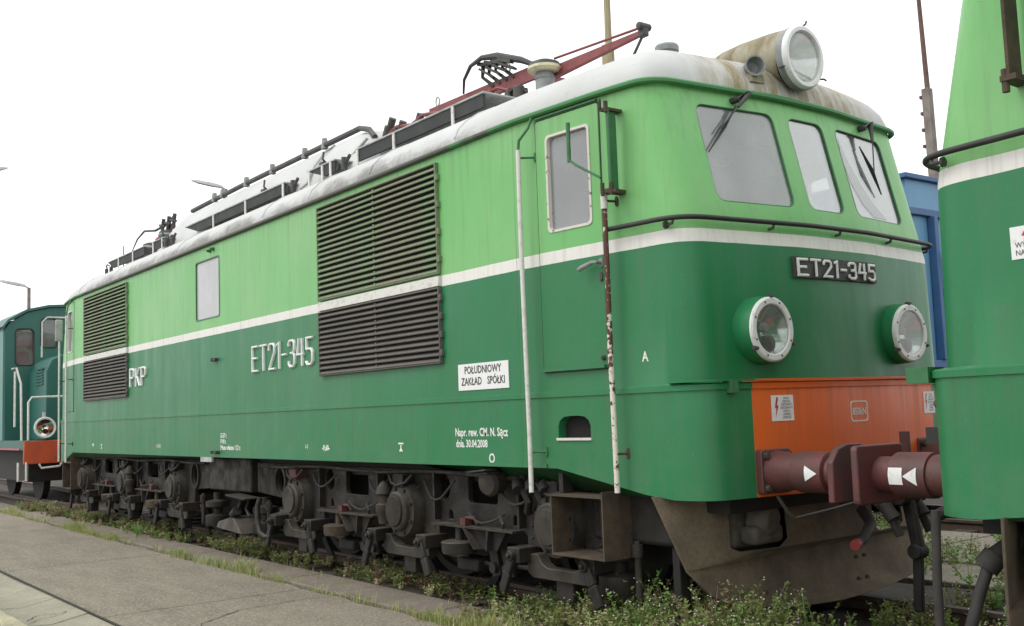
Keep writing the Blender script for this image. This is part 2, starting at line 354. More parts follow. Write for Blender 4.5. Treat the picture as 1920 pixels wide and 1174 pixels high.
def rquad(c, r, k=5):
    """quad (list of 4 corners) with rounded corners"""
    P = []; n = len(c)
    for i in range(n):
        a, b_, d = Vector(c[i - 1]), Vector(c[i]), Vector(c[(i + 1) % n])
        p = b_ + (a - b_).normalized() * r; q = b_ + (d - b_).normalized() * r
        for j in range(k + 1):
            t = j / k; P.append(tuple(p * (1 - t) ** 2 + b_ * 2 * t * (1 - t) + q * t * t))
    return P
def ell(cu, cv, ru, rv, n=20): return [(cu + ru * math.cos(2 * math.pi * i / n), cv + rv * math.sin(2 * math.pi * i / n)) for i in range(n)]
def plate(name, outl, holes, th, fn, mat, parent, bevel=0.004):
    """flat plate with holes (filled 2D curve), mapped by fn(u, v, d)"""
    cu = bpy.data.curves.new(name, 'CURVE'); cu.dimensions = '2D'; cu.fill_mode = 'BOTH'; cu.extrude = th / 2 - bevel; cu.bevel_depth = bevel; cu.bevel_resolution = 0
    for P in [outl] + holes:
        sp = cu.splines.new('POLY'); sp.points.add(len(P) - 1); sp.use_cyclic_u = True
        for i, (u, v) in enumerate(P): sp.points[i].co = (u, v, 0, 1)
    o = bpy.data.objects.new(name, cu); me = bpy.data.meshes.new_from_object(o); bpy.data.objects.remove(o); bpy.data.curves.remove(cu)
    for v in me.vertices: v.co = Vector(fn(v.co.x, v.co.y, v.co.z + th / 2)) - ROOT
    me.materials.clear()
    bm = bmesh.new(); bm.from_mesh(me); bmesh.ops.remove_doubles(bm, verts=bm.verts[:], dist=1e-5); bm.to_mesh(me); bm.free()
    return finish(name, me, mat, parent)
def text(name, s, size, u, v, fn, mat, parent, xs=1.0, d=0.003, align='LEFT', bold=0.0, line=1.0):
    cu = bpy.data.curves.new(name, 'FONT'); cu.body = s; cu.size = size; cu.align_x = align; cu.resolution_u = 2; cu.offset = bold; cu.space_line = line
    o = bpy.data.objects.new(name, cu); me = bpy.data.meshes.new_from_object(o); bpy.data.objects.remove(o); bpy.data.curves.remove(cu)
    for q in me.vertices: q.co = Vector(fn(u + q.co.x * xs, v + q.co.y, d)) - ROOT
    me.materials.clear()
    return finish(name, me, mat, parent, fixn=False)
STROKE = {
 'E': (.56, [[(.56, 1), (0, 1), (0, 0), (.56, 0)], [(0, .52), (.46, .52)]]),
 'T': (.62, [[(0, 1), (.62, 1)], [(.31, 1), (.31, 0)]]),
 '2': (.56, [[(0, .78), (0, .88), (.1, 1), (.42, 1), (.54, .88), (.54, .66), (.02, 0), (.56, 0)]]),
 '1': (.22, [[(0, .93), (.17, 1), (.17, 0)]]),
 '-': (.34, [[(0, .5), (.34, .5)]]),
 '3': (.52, [[(0, .82), (0, .9), (.1, 1), (.40, 1), (.50, .9), (.50, .62), (.40, .52), (.2, .52)], [(.40, .52), (.52, .42), (.52, .12), (.41, 0), (.11, 0), (0, .1), (0, .2)]]),
 '4': (.52, [[(.14, 1), (0, .42), (.52, .42)], [(.42, 1), (.42, 0)]]),
 '5': (.54, [[(.54, 1), (.04, 1), (.04, .58), (.42, .58), (.54, .46), (.54, .12), (.42, 0), (.11, 0), (0, .1)]]),
 'P': (.52, [[(0, 0), (0, 1), (.41, 1), (.52, .9), (.52, .6), (.41, .48), (0, .48)]]),
 'K': (.5, [[(0, 0), (0, 1)], [(.5, 1), (.02, .42)], [(.16, .58), (.52, 0)]]),
}
def strokes(s, u0, u1, v0, v1, fn, mat, parent, rw, depth, gap=.26):
    """raised letters, one mesh each, fitted to a box"""
    tot = sum(STROKE[c][0] for c in s) + gap * (len(s) - 1); k = (u1 - u0) / tot; h = v1 - v0; u = u0
    for c in s:
        wd, L = STROKE[c]; mb = MB()
        for P in L:
            Q = [(u + a * k, v0 + b_ * h) for a, b_ in P]
            # ribbon with thickness, mitred
            n = len(Q); Lft = []; Rgt = []
            for i in range(n):
                a = Vector(Q[max(i - 1, 0)]); b_ = Vector(Q[min(i + 1, n - 1)]); me_ = Vector(Q[i])
                d1 = (me_ - a).normalized() if i > 0 else (b_ - me_).normalized(); d2 = (b_ - me_).normalized() if i < n - 1 else d1
                n1 = Vector((-d1.y, d1.x)); n2 = Vector((-d2.y, d2.x)); nn = (n1 + n2); nn.normalize()
                ml = rw / max(0.45, nn.dot(n1))
                e = me_ + (d1 * rw * .6 if i == n - 1 else (-d2 * rw * .6 if i == 0 else Vector((0, 0))))
                Lft.append(e + nn * ml); Rgt.append(e - nn * ml)
            V = []; F = []
            for i in range(n):
                V += [fn(*Lft[i], 0.0), fn(*Rgt[i], 0.0), fn(*(Rgt[i] * .7 + Lft[i] * .3), depth), fn(*(Lft[i] * .7 + Rgt[i] * .3), depth),
                      fn(*Rgt[i], depth * .7), fn(*Lft[i], depth * .7)]
            for i in range(n - 1):
                a, b_ = 6 * i, 6 * i + 6
                for q, r_ in ((1, 4), (4, 2), (2, 3), (3, 5), (5, 0), (0, 1)): F.append((a + q, a + r_, b_ + r_, b_ + q))
            F += [(0, 1, 4, 2, 3, 5), tuple(6 * (n - 1) + q for q in (5, 3, 2, 4, 1, 0))]
            mb.add(V, F)
        mb.build('letter', mat, parent); u += (wd + gap) * k
def boolean_cut(o, cutter_mb):
    c = cutter_mb.build('cutter', 'black'); c.location = ROOT
    md = o.modifiers.new('cut', 'BOOLEAN'); md.operation = 'DIFFERENCE'; md.solver = 'EXACT'; md.object = c; md.use_hole_tolerant = True
    bpy.context.view_layer.update(); dg = bpy.context.evaluated_depsgraph_get()
    me = bpy.data.meshes.new_from_object(o.evaluated_get(dg)); o.modifiers.clear(); old = o.data; o.data = me
    while len(me.materials) > 1: me.materials.pop()
    me.polygons.foreach_set('material_index', [0] * len(me.polygons))
    me.set_sharp_from_angle(angle=R(30)); bpy.data.objects.remove(c)

# ------------------------------------------------------------------ locomotive geometry in world coordinates
HALF = 7.75 - XC                 # 7.165
def dxz(z):
    if z < 1.572: return .085
    if z < 2.45: return .015 * (2.45 - z) / .87
    return -.235 * (z - 2.45)
FS = .122
def FXc(y, z): return 7.75 + dxz(z) - FS * max(0, abs(y - YC) - .30)
def mapF(y, z, d): return (FXc(y, z) + d, y, z)                     # front of the cab
def sideY(x): return max(0.0, abs(x - XC) - 5.615) * .09
def mapS(x, z, d): return (x, sideY(x) - d, z)                      # near side
def mapS2(x, z, d): return (x, 2 * YC - sideY(x) + d, z)            # far side
def quarter(dx, w_in=0.0, x_in=0.0):
    tight = dx > .05
    W_ = YC; ax = 6.81 + dx * .8
    P = [(0, 0), (2.5, 0), (5.615, 0), (5.905, .026), (6.35, .066)]
    P.append((6.62 + dx * .4, .090))
    a = Vector((ax, .107)); f1 = Vector((HALF + dx - FS * (YC - .30 - .32), .32)); c = Vector((f1.x - (.012 if tight else .03), .118))
    for i in range(9):
        t = i / 8; q = a * (1 - t) ** 2 + c * 2 * t * (1 - t) + f1 * t * t; P.append((q.x, q.y))
    P.append((HALF + dx - FS * .08, YC - .38)); P.append((HALF + dx - FS * .01, YC - .27)); P.append((HALF + dx, YC - .12))
    kx = (HALF - x_in) / HALF; ky = (W_ - w_in) / W_
    return [(x * kx, (y - W_) * ky) for x, y in P]
def loop(dx, w_in=0.0, x_in=0.0):
    q = quarter(dx, w_in, x_in)
    q4 = q + [(x, -y) for x, y in reversed(q)]             # near side middle -> front -> far side middle
    r = [(-x, y) for x, y in reversed(q4[1:-1])]
    return [(x + XC, y + YC) for x, y in q4 + r]
def zbot(x):
    a = abs(x - XC)
    return 1.069 if a < 5.905 else (1.069 - (a - 5.905) / .88 * .171 if a < 6.785 else .898)
def loft(levels, cap_bottom=True, cap_top=True, flip=False, mb=None):
    mb = mb or MB(); V = []; F = []; n = None
    for L in levels:
        n = len(L); V += L
    for i in range(len(levels) - 1):
        for k in range(n):
            k2 = (k + 1) % n; F.append((i * n + k, i * n + k2, (i + 1) * n + k2, (i + 1) * n + k))
    if cap_bottom: F.append(tuple(reversed(range(n))))
    if cap_top: F.append(tuple((len(levels) - 1) * n + k for k in range(n)))
    if flip: F = [tuple(reversed(f)) for f in F]
    return mb.add(V, F)

LOCO_GROUP = 'green electric locomotives'
loco = thing('electric_locomotive', 'two-tone green electric locomotive with white stripe, round headlights and ET21-345 number', 'locomotive', (XC, YC, 0))
def make_shell(parent):
    lv = [[(x, y, zbot(x)) for x, y in loop(.085)]]
    for z, dx in ((1.25, .085), (1.558, .085), (1.575, .08), (1.582, .018), (2.0, .008), (2.45, 0), (2.70, -.059), (3.10, -.153), (3.452, -.235)):
        lv.append([(x, y, z) for x, y in loop(dx)])
    lv.append([(x, y, 3.47) for x, y in loop(-.235, .05, .05)])
    mb = loft(lv)
    li = [[(x, y, z) for x, y in loop(dx, .06, .07)] for z, dx in ((1.3, 0), (2.45, 0), (3.40, -.225))]
    loft(li, flip=True, mb=mb)
    me = bpy.data.meshes.new('body_shell'); me.from_pydata([Vector(v) - ROOT for v in mb.V], [], mb.F)
    return finish('body_shell', me, 'body', parent, fixn=False)
shell = make_shell(loco)
WZ0, WZ1 = 2.69, 3.345
WIN = [rquad([(.46, WZ0), (1.115, WZ0), (1.115, WZ1), (.46, WZ1)], .075),
       rquad([(1.262, WZ0), (1.638, WZ0), (1.638, WZ1), (1.262, WZ1)], .075),
       rquad([(1.785, WZ0), (2.44, WZ0), (2.44, WZ1), (1.785, WZ1)], .075)]
DWIN = rrect(6.505, 6.91, 2.628, 3.292, .035)
SWIN = rrect(.055, .775, 2.615, 3.30, .03)
FOOT = [(6.515, 1.268), (6.805, 1.268), (6.805, 1.345), (6.79, 1.38), (6.755, 1.403), (6.70, 1.41), (6.62, 1.41), (6.565, 1.403), (6.53, 1.38), (6.515, 1.345)]
def mirx(P): return [(2 * XC - x, z) for x, z in P][::-1]
def inset_poly(P, k):
    cu = sum(p[0] for p in P) / len(P); cv = sum(p[1] for p in P) / len(P)
    return [(cu + (u - cu) * (1 - k / .14), cv + (v - cv) * (1 - k / .07)) for u, v in P]
cut = MB()
for P in WIN:
    cut.prism(P, mapF, -.2, .1)
    cut.prism(P, lambda y, z, d: (2 * XC - FXc(y, z) - d, y, z), .1, -.2)
for P in (DWIN, mirx(DWIN)):
    cut.prism(P, mapS, -.15, .1); cut.prism(P, mapS2, -.15, .1)
cut.prism(SWIN, mapS, -.15, .1)
boolean_cut(shell, cut)
cut = MB(); cut.prism(FOOT, mapS, -.2, .1); boolean_cut(shell, cut)
# cab inside
mb = MB(); mb.box(5.62, 5.68, .13, 2.77, 1.35, 3.40); mb.build('cab_bulkhead', 'cab_inner', loco)
mb = MB(); mb.box(5.70, 7.5, .2, 2.7, 1.62, 1.68); mb.build('cab_floor', 'desk', loco)
mb = MB(); mb.box(7.12, 7.50, .3, 2.6, 1.7, 2.52); mb.box(7.0, 7.2, 1.7, 2.3, 2.3, 2.60); mb.build('control_desk', 'desk', loco, bevel=.03)
mb = MB(); mb.box(6.2, 6.6, 1.75, 2.15, 2.05, 2.15); mb.box(6.16, 6.24, 1.75, 2.15, 2.15, 2.75); mb.cyl((6.4, 1.95, 1.68), (6.4, 1.95, 2.05), .05); mb.build('driver_seat', 'desk', loco, bevel=.02)
mb = MB(); mb.box(7.30, 7.34, 1.20, 1.72, 3.20, 3.34); mb.build('sun_visor', 'desk', loco)
mb = MB(); mb.box(6.6, 6.66, .5, 1.7, 3.25, 3.29); mb.build('cab_ceiling_lamp', 'letter', loco)
mb = MB(); mb.prism(inset_poly(FOOT, -.03), mapS, -.072, -.064); mb.build('foot_recess_back', 'slat_back', loco)
mb = MB(); mb.prism([(6.505, 1.252), (6.815, 1.252), (6.815, 1.268), (6.505, 1.268)], mapS, -.05, .012); mb.build('foot_recess_sill', 'frame_rusty', loco)
# gutter bead, roof
mb = MB(); mb.tube([(x, y, 3.462) for x, y in loop(-.225, -.016, -.016)], .021, 8, closed=True); mb.build('rain_gutter', 'gutter', loco)
RL = [(3.468, .0, .0), (3.52, .006, .004), (3.595, .04, .025), (3.67, .115, .07), (3.745, .23, .16), (3.815, .385, .33), (3.872, .58, .62), (3.92, .82, 1.0), (3.955, 1.05, 1.5), (3.975, 1.30, 2.1), (3.98, 1.42, 2.4)]
mb = loft([[(x, y, z) for x, y in loop(-.235, wi, xi)] for z, wi, xi in RL], cap_bottom=False); roof = mb.build('roof', 'roof', loco, angle=60)
for xx in (-4.9, -3.15, -.6, 1.93, 2.98, 4.15, 5.45):
    mb = MB(); mb.tube([(xx, wi, z + .001) for z, wi, xi in RL[1:-1]], .010, 5); mb.build('roof_seam', 'roof', roof)
# rib along the lower side
def side_strip(x0, x1, z0, z1, th, name, mat, fn=mapS, parent=loco):
    xs = [x for x in (x0, 6.2, 6.49, 6.9, x1) if x0 <= x <= x1]; xs = sorted(set(xs)); mb = MB()
    a = [(x, z0) for x in xs] + [(x, z1) for x in reversed(xs)]
    mb.prism(a, fn, -.01, th); return mb.build(name, mat, parent)
mb = loft([[(x, y, z) for x, y in loop(.085, wi, wi)] for z, wi in ((1.534, .004), (1.536, -.009), (1.568, -.009), (1.576, .004))], False, False); mb.build('body_rib', 'body', loco)
for sgn in (1, -1):
    Pi = [(x, y) for x, y in loop(.085, .02, .02) if x > 7.40]; Po = [(x, y) for x, y in loop(.085, -.028, -.028) if x > 7.40]
    n_ = min(len(Pi), len(Po)); Pi = sorted(Pi, key=lambda p: p[1]); Po = sorted(Po, key=lambda p: p[1]); Pi = Pi[(len(Pi) - n_) // 2:][:n_]; Po = Po[(len(Po) - n_) // 2:][:n_]
    mb = MB(); V = [(x, y, z) for z in (1.583, 1.594) for Q in (Pi, Po) for x, y in Q]; F = []
    for i in range(n_ - 1):
        j = i + 1; F += [(i, n_ + i, n_ + j, j), (2 * n_ + i, 2 * n_ + j, 3 * n_ + j, 3 * n_ + i), (n_ + i, 3 * n_ + i, 3 * n_ + j, n_ + j), (i, j, 2 * n_ + j, 2 * n_ + i)]
    F += [(0, 2 * n_, 3 * n_, n_), (n_ - 1, 2 * n_ - 1, 4 * n_ - 1, 3 * n_ - 1)]
    if sgn < 0: V = [(2 * XC - x, y, z) for x, y, z in V]
    mb.add(V, F); mb.build('front_ledge', 'body', loco)
side_strip(-5.3, 6.40, 1.072, 1.098, .012, 'bottom_edge_strip', 'body')
# window panes and seals
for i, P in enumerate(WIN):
    mb = MB(); mb.prism([(.5 * 0 + y, z) for y, z in P], mapF, -.022, -.016); wp = mb.build('windscreen_pane', 'glass_cab_dim_refl' if i == 0 else 'glass_cab', loco)
    if i == 2: right_pane = wp
    mb = MB(); mb.tube([mapF(y, z, -.008) for y, z in P], .008, 6, closed=True); mb.build('window_seal', 'dark_green', loco)
BAND = [(1.835, 3.28), (1.808, 3.12), (1.84, 2.95), (1.93, 2.80), (2.05, 2.715), (2.24, 2.715), (2.11, 2.81), (1.99, 2.95), (1.895, 3.10), (1.855, 3.22)]
mb = MB(); mb.prism(BAND, mapF, -.0155, -.0145); mb.build('pane_band', 'glass_band', right_pane)  # darker curved band laid over the right windscreen pane
def inset(P, k):
    cu = sum(p[0] for p in P) / len(P); cv = sum(p[1] for p in P) / len(P)
    hu = max(p[0] for p in P) - cu; hv = max(p[1] for p in P) - cv
    return [(cu + (p[0] - cu) * (hu - k) / hu, cv + (p[1] - cv) * (hv - k) / hv) for p in P]
def pane_set(P, fn, mat, framemat, parent, fw=.017):
    mb = MB(); mb.prism(inset(P, fw * .5), fn, -.03, -.024); mb.build('pane', mat, parent)
    mb = MB(); mb.ring(P, inset(P, fw), fn, -.05, .004); mb.build('window_frame', framemat, parent)
# door
DOOR = rrect(6.412, 6.985, 1.705, 3.405, .015, 2)
mb = MB(); mb.ring(rrect(6.400, 6.997, 1.693, 3.418, .015, 2), DOOR, mapS, -.004, .0015); mb.build('door_gap', 'black', loco)
door = plate('door', DOOR, [DWIN[::-1]], .016, lambda u, v, d: mapS(u, v, d - .008), 'body', loco, .003)
pane_set(DWIN, lambda u, v, d: mapS(u, v, d + .01), 'glass_door', 'frame_rusty', door)
for fn in (mapS2,): pane_set(DWIN, fn, 'glass_lamp', 'white_paint', loco)
mb = MB(); mb.prism([(6.42, 1.705), (6.975, 1.705), (6.975, 1.725), (6.42, 1.725)], mapS, 0, .03); mb.build('door_drip_sill', 'body', door)
mb = MB(); mb.tube([mapS(6.965, 2.372, .005), mapS(6.965, 2.372, .055), mapS(6.94, 2.372, .062), mapS(6.85, 2.348, .066), mapS(6.825, 2.338, .066)], [.012, .011, .014, .017, .014], 8)
mb.prism(ell(6.965, 2.372, .018, .03), mapS, .0, .014); mb.build('handle', 'horn_grey', door)
mb = MB(); mb.prism(ell(6.967, 2.285, .012, .026), mapS, .0, .016); mb.cyl(mapS(6.967, 2.26, .0), mapS(6.967, 2.26, .024), .008); mb.build('key_plate', 'dark_metal', door)
mb = MB(); mb.cyl(mapS(6.955, 1.768, .008), mapS(6.955, 1.768, .022), .018, .015); mb.cyl(mapS(6.955, 1.768, .022), mapS(6.955, 1.768, .03), .008); mb.build('door_bolt', 'dark_metal', door)
mb = MB(); mb.prism([(6.42, 3.422), (6.985, 3.422), (6.985, 3.432), (6.42, 3.432)], mapS, 0, .018); mb.build('door_drip_strip', 'dark_green', loco)
# hand rails beside the door
def standoff(x, z, off, mat='dark_green', parent=None, sx=.05):
    mb = MB(); a = mapS(x + sx, z, 0); b_ = mapS(x, z, off)
    mb.tube([a, (b_[0] + .012, b_[1], b_[2])], .008, 6); mb.prism(ell(x + sx, z, .012, .034, 10), mapS, 0, .01)
    return mb.build('rail_bracket', mat, parent or loco)
hr = MB(); X1 = 6.325
hr.tube([(X1, -.075, 3.225), (X1 - .005, -.075, 2.6), (X1 + .004, -.075, 1.9), (X1 + .006, -.07, 1.3), (X1 + .006, -.072, .915)], .0165, 10)
h1 = hr.build('door_hand_rail', 'white_paint', loco)
for z in (3.17, 1.178): standoff(X1, z, .075, parent=h1, sx=.075)
hr = MB(); hr.tube([(X1, -.075, 3.22), (X1 + .005, -.07, 3.29), (X1 + .06, -.03, 3.37), (X1 + .07, .0, 3.455)], .010, 8); hr.build('rail_top_stay', 'dark_green', h1)
X2 = 7.085
hr = MB(); hr.tube([(X2, .0, 2.70), (X2, .0, 2.2), (X2 - .004, .0, 1.8)], .0175, 10); hr.tube([(X2 - .004, .0, 1.8), (X2 + .002, .0, 1.3), (X2, .003, .935)], .0175, 10)
h2 = hr.build('door_hand_rail', 'rust_rail', loco); h2['label'] = 'hand rail with white paint flaking to brown rust'
hr = MB(); hr.tube([(X2, .0, 2.69), (X2, .0, 2.785)], .023, 10); hr.build('rail_end_sleeve', 'white_paint', h2)
for z in (2.74, 1.17): standoff(X2, z, .08, 'rust_step', parent=h2, sx=.03)
# folded mirror on the cab corner and its arm
mb = MB(); 
mb.box(7.155, 7.170, -.02, .05, 2.80, 3.30); mb.tube([(7.185, -.03, 3.30), (7.185, -.03, 2.80)], .009, 6)
mir = mb.build('folded_mirror', 'dark_green', loco); mir['label'] = 'narrow folded mirror with rusty hinges'
mb = MB(); mb.box(7.13, 7.19, -.05, .09, 2.775, 2.80); mb.cyl((7.20, -.04, 2.76), (7.20, -.04, 2.83), .016); mb.cyl((7.13, -.05, 2.76), (7.13, -.05, 2.84), .013); mb.cyl((7.24, -.03, 2.775), (7.15, -.03, 2.775), .014); mb.build('hinge', 'rust_step', mir)
mb = MB(); mb.box(7.13, 7.19, -.05, .09, 3.295, 3.312); mb.cyl((7.18, -.04, 3.28), (7.18, -.04, 3.35), .014); mb.cyl((7.14, -.05, 3.31), (7.14, -.05, 3.37), .008); mb.build('hinge', 'rust_step', mir)
mb = MB(); mb.tube([(6.885, -.10, 3.275), (6.883, -.10, 3.02)], .014, 8); mb.tube([(6.883, -.10, 3.035), (6.95, -.10, 2.985), (7.14, -.07, 2.87)], .008, 6); mb.build('mirror_arm', 'dark_green', loco)

# louvre grilles
def grille(x0, x1, z0, z1, n, mat, tint):
    mb = MB(); mb.prism([(x0, z0), (x1, z0), (x1, z1), (x0, z1)], mapS, 0.001, .006); g = mb.build('louvre_grille', 'slat_back', loco)
    mb = MB(); mb.ring([(x0 - .012, z0 - .012), (x1 + .012, z0 - .012), (x1 + .012, z1 + .012), (x0 - .012, z1 + .012)], [(x0, z0), (x1, z0), (x1, z1), (x0, z1)], mapS, .0, .034)
    for i in range(4):
        z = z0 + (z1 - z0) * (i + .5) / 4; mb.prism([(x1 + .006, z - .025), (x1 + .03, z - .025), (x1 + .03, z + .025), (x1 + .006, z + .025)], mapS, 0, .03)
    for i in range(5):
        x = x0 + (x1 - x0) * (i + .3) / 5; mb.prism([(x, z1 + .004), (x + .05, z1 + .004), (x + .05, z1 + .022), (x, z1 + .022)], mapS, 0, .02)
    mb.build('grille_frame', tint, g, bevel=.004)
    p = (z1 - z0) / n; sm = None
    for i in range(n):
        zb = z0 + p * i
        if sm is None:
            mb = MB(); cs = [(.034, .000), (.038, .007), (.012, p * .66), (.006, p * .64)]
            zz = z0
            V = [mapS(x, zz + b_, a) for x in (x0 + .001, x1 - .001) for a, b_ in cs]
            mb.add(V, [(0, 1, 2, 3), (7, 6, 5, 4), (0, 4, 5, 1), (1, 5, 6, 2), (2, 6, 7, 3), (3, 7, 4, 0)])
            o = mb.build('slat', mat, g); sm = o.data
        else:
            o = bpy.data.objects.new('slat', sm); COL.objects.link(o); o.parent = g
        o.location = (0, random.uniform(-.002, .002), zb - z0 + random.uniform(-.002, .002))
    xm = (x0 + x1) / 2 + .03
    mb = MB()
    for i in range(n): mb.prism([(xm - .012, z0 + p * i + .012), (xm + .012, z0 + p * i + .012), (xm + .012, z0 + p * i + .034), (xm - .012, z0 + p * i + .034)], lambda u, v, d: mapS(u, v, d), .012, .028)
    mb.build('slat_tie_bar', tint, g)['kind'] = 'stuff'
    return g
for (x0, x1, zt) in ((3.215, 5.205, 3.375), (-4.515, -2.475, 3.375)):
    grille(x0, x1, 2.530, zt, 17, 'slat_up', 'slat_up'); grille(x0, x1, 1.845, 2.405, 12, 'slat_lo', 'slat_lo')
    mb = MB(); mb.prism([(x0 - .012, 2.4245), (x1 + .012, 2.4245), (x1 + .012, 2.502), (x0 - .012, 2.502)], mapS, 0, .03)
    mb.build('grille_stripe_bar', 'white_paint', loco, bevel=.004)
# side window in the engine room wall
mb = MB(); mb.prism(SWIN, mapS, -.016, -.010); sw = mb.build('side_window_pane', 'glass_pale', loco)
mb = MB(); mb.ring(SWIN, inset(SWIN, .013), mapS, -.05, .005); mb.build('window_seal', 'dark_green', sw)
mb = MB()
for x, z in ((.62, 3.385), (.52, 3.378)): mb.cyl(mapS(x, z, 0), mapS(x, z, .05), .022, .012, 10)
mb.build('hook', 'dark_green', loco)
mb = MB(); mb.cyl(mapS(.60, 2.143, 0), mapS(.60, 2.143, .04), .02); mb.cyl(mapS(.70, 2.143, 0), mapS(.70, 2.143, .04), .018); mb.box(.60, .70, -.035, -.02, 2.13, 2.15); mb.build('socket', 'dark_metal', loco)
mb = MB(); mb.cyl(mapS(.60, 1.125, 0), mapS(.60, 1.125, .05), .016); mb.cyl(mapS(.72, 1.125, 0), mapS(.72, 1.125, .05), .02); mb.box(.55, .74, -.04, -.025, 1.115, 1.13); mb.build('socket', 'dark_metal', loco)
mb = MB(); mb.box(.17, .50, -.004, .02, 1.015, 1.068); mb.build('data_plate', 'roof_grey', loco)

# lettering on the side
num = bpy.data.objects.new('raised_number', None); COL.objects.link(num); num.parent = loco
strokes('ET21-345', 1.68, 3.045, 1.957, 2.205, mapS, 'letter', num, .0105, .026)
pk = bpy.data.objects.new('raised_lettering', None); COL.objects.link(pk); pk.parent = loco
strokes('PKP', -2.34, -1.72, 1.966, 2.192, mapS, 'letter', pk, .0125, .026, .30)
mb = MB(); mb.prism([(5.415, 1.618), (6.035, 1.618), (6.035, 1.810), (5.415, 1.810)], mapS, 0, .006); pl = mb.build('depot_plate', 'letter', loco)
text('lettering', 'PO\u0141UDNIOWY', .078, 5.725, 1.738, mapS, 'text_dark', pl, .86, .0075, 'CENTER', .0012)
text('lettering', 'ZAK\u0141AD', .078, 5.455, 1.655, mapS, 'text_dark', pl, .86, .0075, 'LEFT', .0012)
text('lettering', 'SP\u00d3\u0141KI', .078, 5.995, 1.655, mapS, 'text_dark', pl, .86, .0075, 'RIGHT', .0012)
text('stencil_lettering', 'Napr. rew. CM. N. S\u0105cz', .083, 5.345, 1.285, mapS, 'paint_text', loco, .80, .002, bold=.0022)
text('stencil_lettering', 'dnia. 30.04.2008', .076, 5.352, 1.205, mapS, 'paint_text', loco, .80, .002, bold=.0022)
for i, s in enumerate(('G-57 t', 'P-90 t', 'Masa w\u0142asna 112 t')): text('stencil_lettering', s, .070, .765, 1.282 - i * .064, mapS, 'paint_text', loco, .9 if i < 2 else 1.05, .002, bold=.0025)
text('stencil_lettering', '-9,60-', .066, 3.18, 1.165, mapS, 'paint_text', loco, .95, .002, bold=.003)
text('stencil_lettering', '1-0', .055, 2.83, 1.178, mapS, 'paint_text', loco, .9, .002, bold=.001)
text('stencil_lettering', '(-16,82-)', .060, -1.35, 1.168, mapS, 'paint_text', loco, .9, .002, bold=.001)
text('stencil_lettering', 'A', .085, 7.262, 1.727, mapS, 'paint_text', loco, .8, .002, bold=.002)
def flat(polys, fn, name, mat, parent, d=.002):
    mb = MB()
    for P in polys: mb.add([fn(u, v, d) for u, v in P], [tuple(range(len(P)))])
    return mb.build(name, mat, parent)
flat([[(4.52, 1.235), (4.60, 1.235), (4.60, 1.222), (4.52, 1.222)], [(4.53, 1.165), (4.59, 1.165), (4.568, 1.19), (4.568, 1.216), (4.552, 1.216), (4.552, 1.19)]], mapS, 'stencil_mark', 'paint_text', loco)
flat([[(-3.72, 1.20), (-3.66, 1.20), (-3.66, 1.185), (-3.72, 1.185)], [(-3.70, 1.185), (-3.68, 1.185), (-3.68, 1.15), (-3.70, 1.15)], [(-3.72, 1.15), (-3.66, 1.15), (-3.66, 1.135), (-3.72, 1.135)]], mapS, 'stencil_mark', 'paint_text', loco)
flat([[(-4.16, 1.205), (-4.06, 1.205), (-4.11, 1.155)]], mapS, 'stencil_mark', 'paint_text', loco)
mb = MB(); e1 = ell(5.80, 1.128, .034, .034); e2 = ell(5.80, 1.128, .022, .022); mb.ring(e1, e2, mapS, 0.0, .002); mb.build('stencil_mark', 'paint_text', loco)

# ------------------------------------------------------------------ cab front
mb = MB(); NP = [(.972, 2.225), (1.838, 2.225), (1.838, 2.360), (.972, 2.360)]
ys = [.972, 1.07, 1.15, 1.45, 1.75, 1.838]; mb.prism([(y, 2.225) for y in ys] + [(y, 2.36) for y in ys[::-1]], mapF, -.004, .014)
npl = mb.build('number_plate', 'plate_black', loco); strokes('ET21-345', 1.012, 1.812, 2.242, 2.343, lambda u, v, d: mapF(u, v, d + .014), 'letter', npl, .0085, .010, .26)
# rail under the windscreen
P = [(x, y) for x, y in loop(-.03, -.055, -.055) if x > 7.1]
P = sorted([p for p in P], key=lambda p: p[1])
pts = [(7.06, .015, 2.562)] + [(x, y, 2.562) for x, y in P] + [(7.02, 2.90 - .015, 2.562)]
mb = MB(); mb.tube(pts, .0155, 10); fr = mb.build('front_grab_rail', 'black', loco)
for y in (.10, .82, 1.45, 2.08, 2.80):
    c = min(P, key=lambda p: abs(p[1] - y)); yy = y
    xr = np.interp(yy, [p[1] for p in P], [p[0] for p in P])
    mb = MB(); mb.tube([(xr, yy, 2.56), (xr - .01, yy, 2.53), (xr - .06, yy, 2.525)], .010, 6); mb.cyl((xr - .055, yy, 2.527), (xr - .068, yy, 2.527), .024); mb.build('rail_bracket', 'dark_metal', fr)
for y in (.33, 2.57):
    mb = MB(); mb.box(7.70, 7.775, y - .03, y + .03, 1.515, 1.583); mb.build('ledge_bracket', 'dark_green', loco)
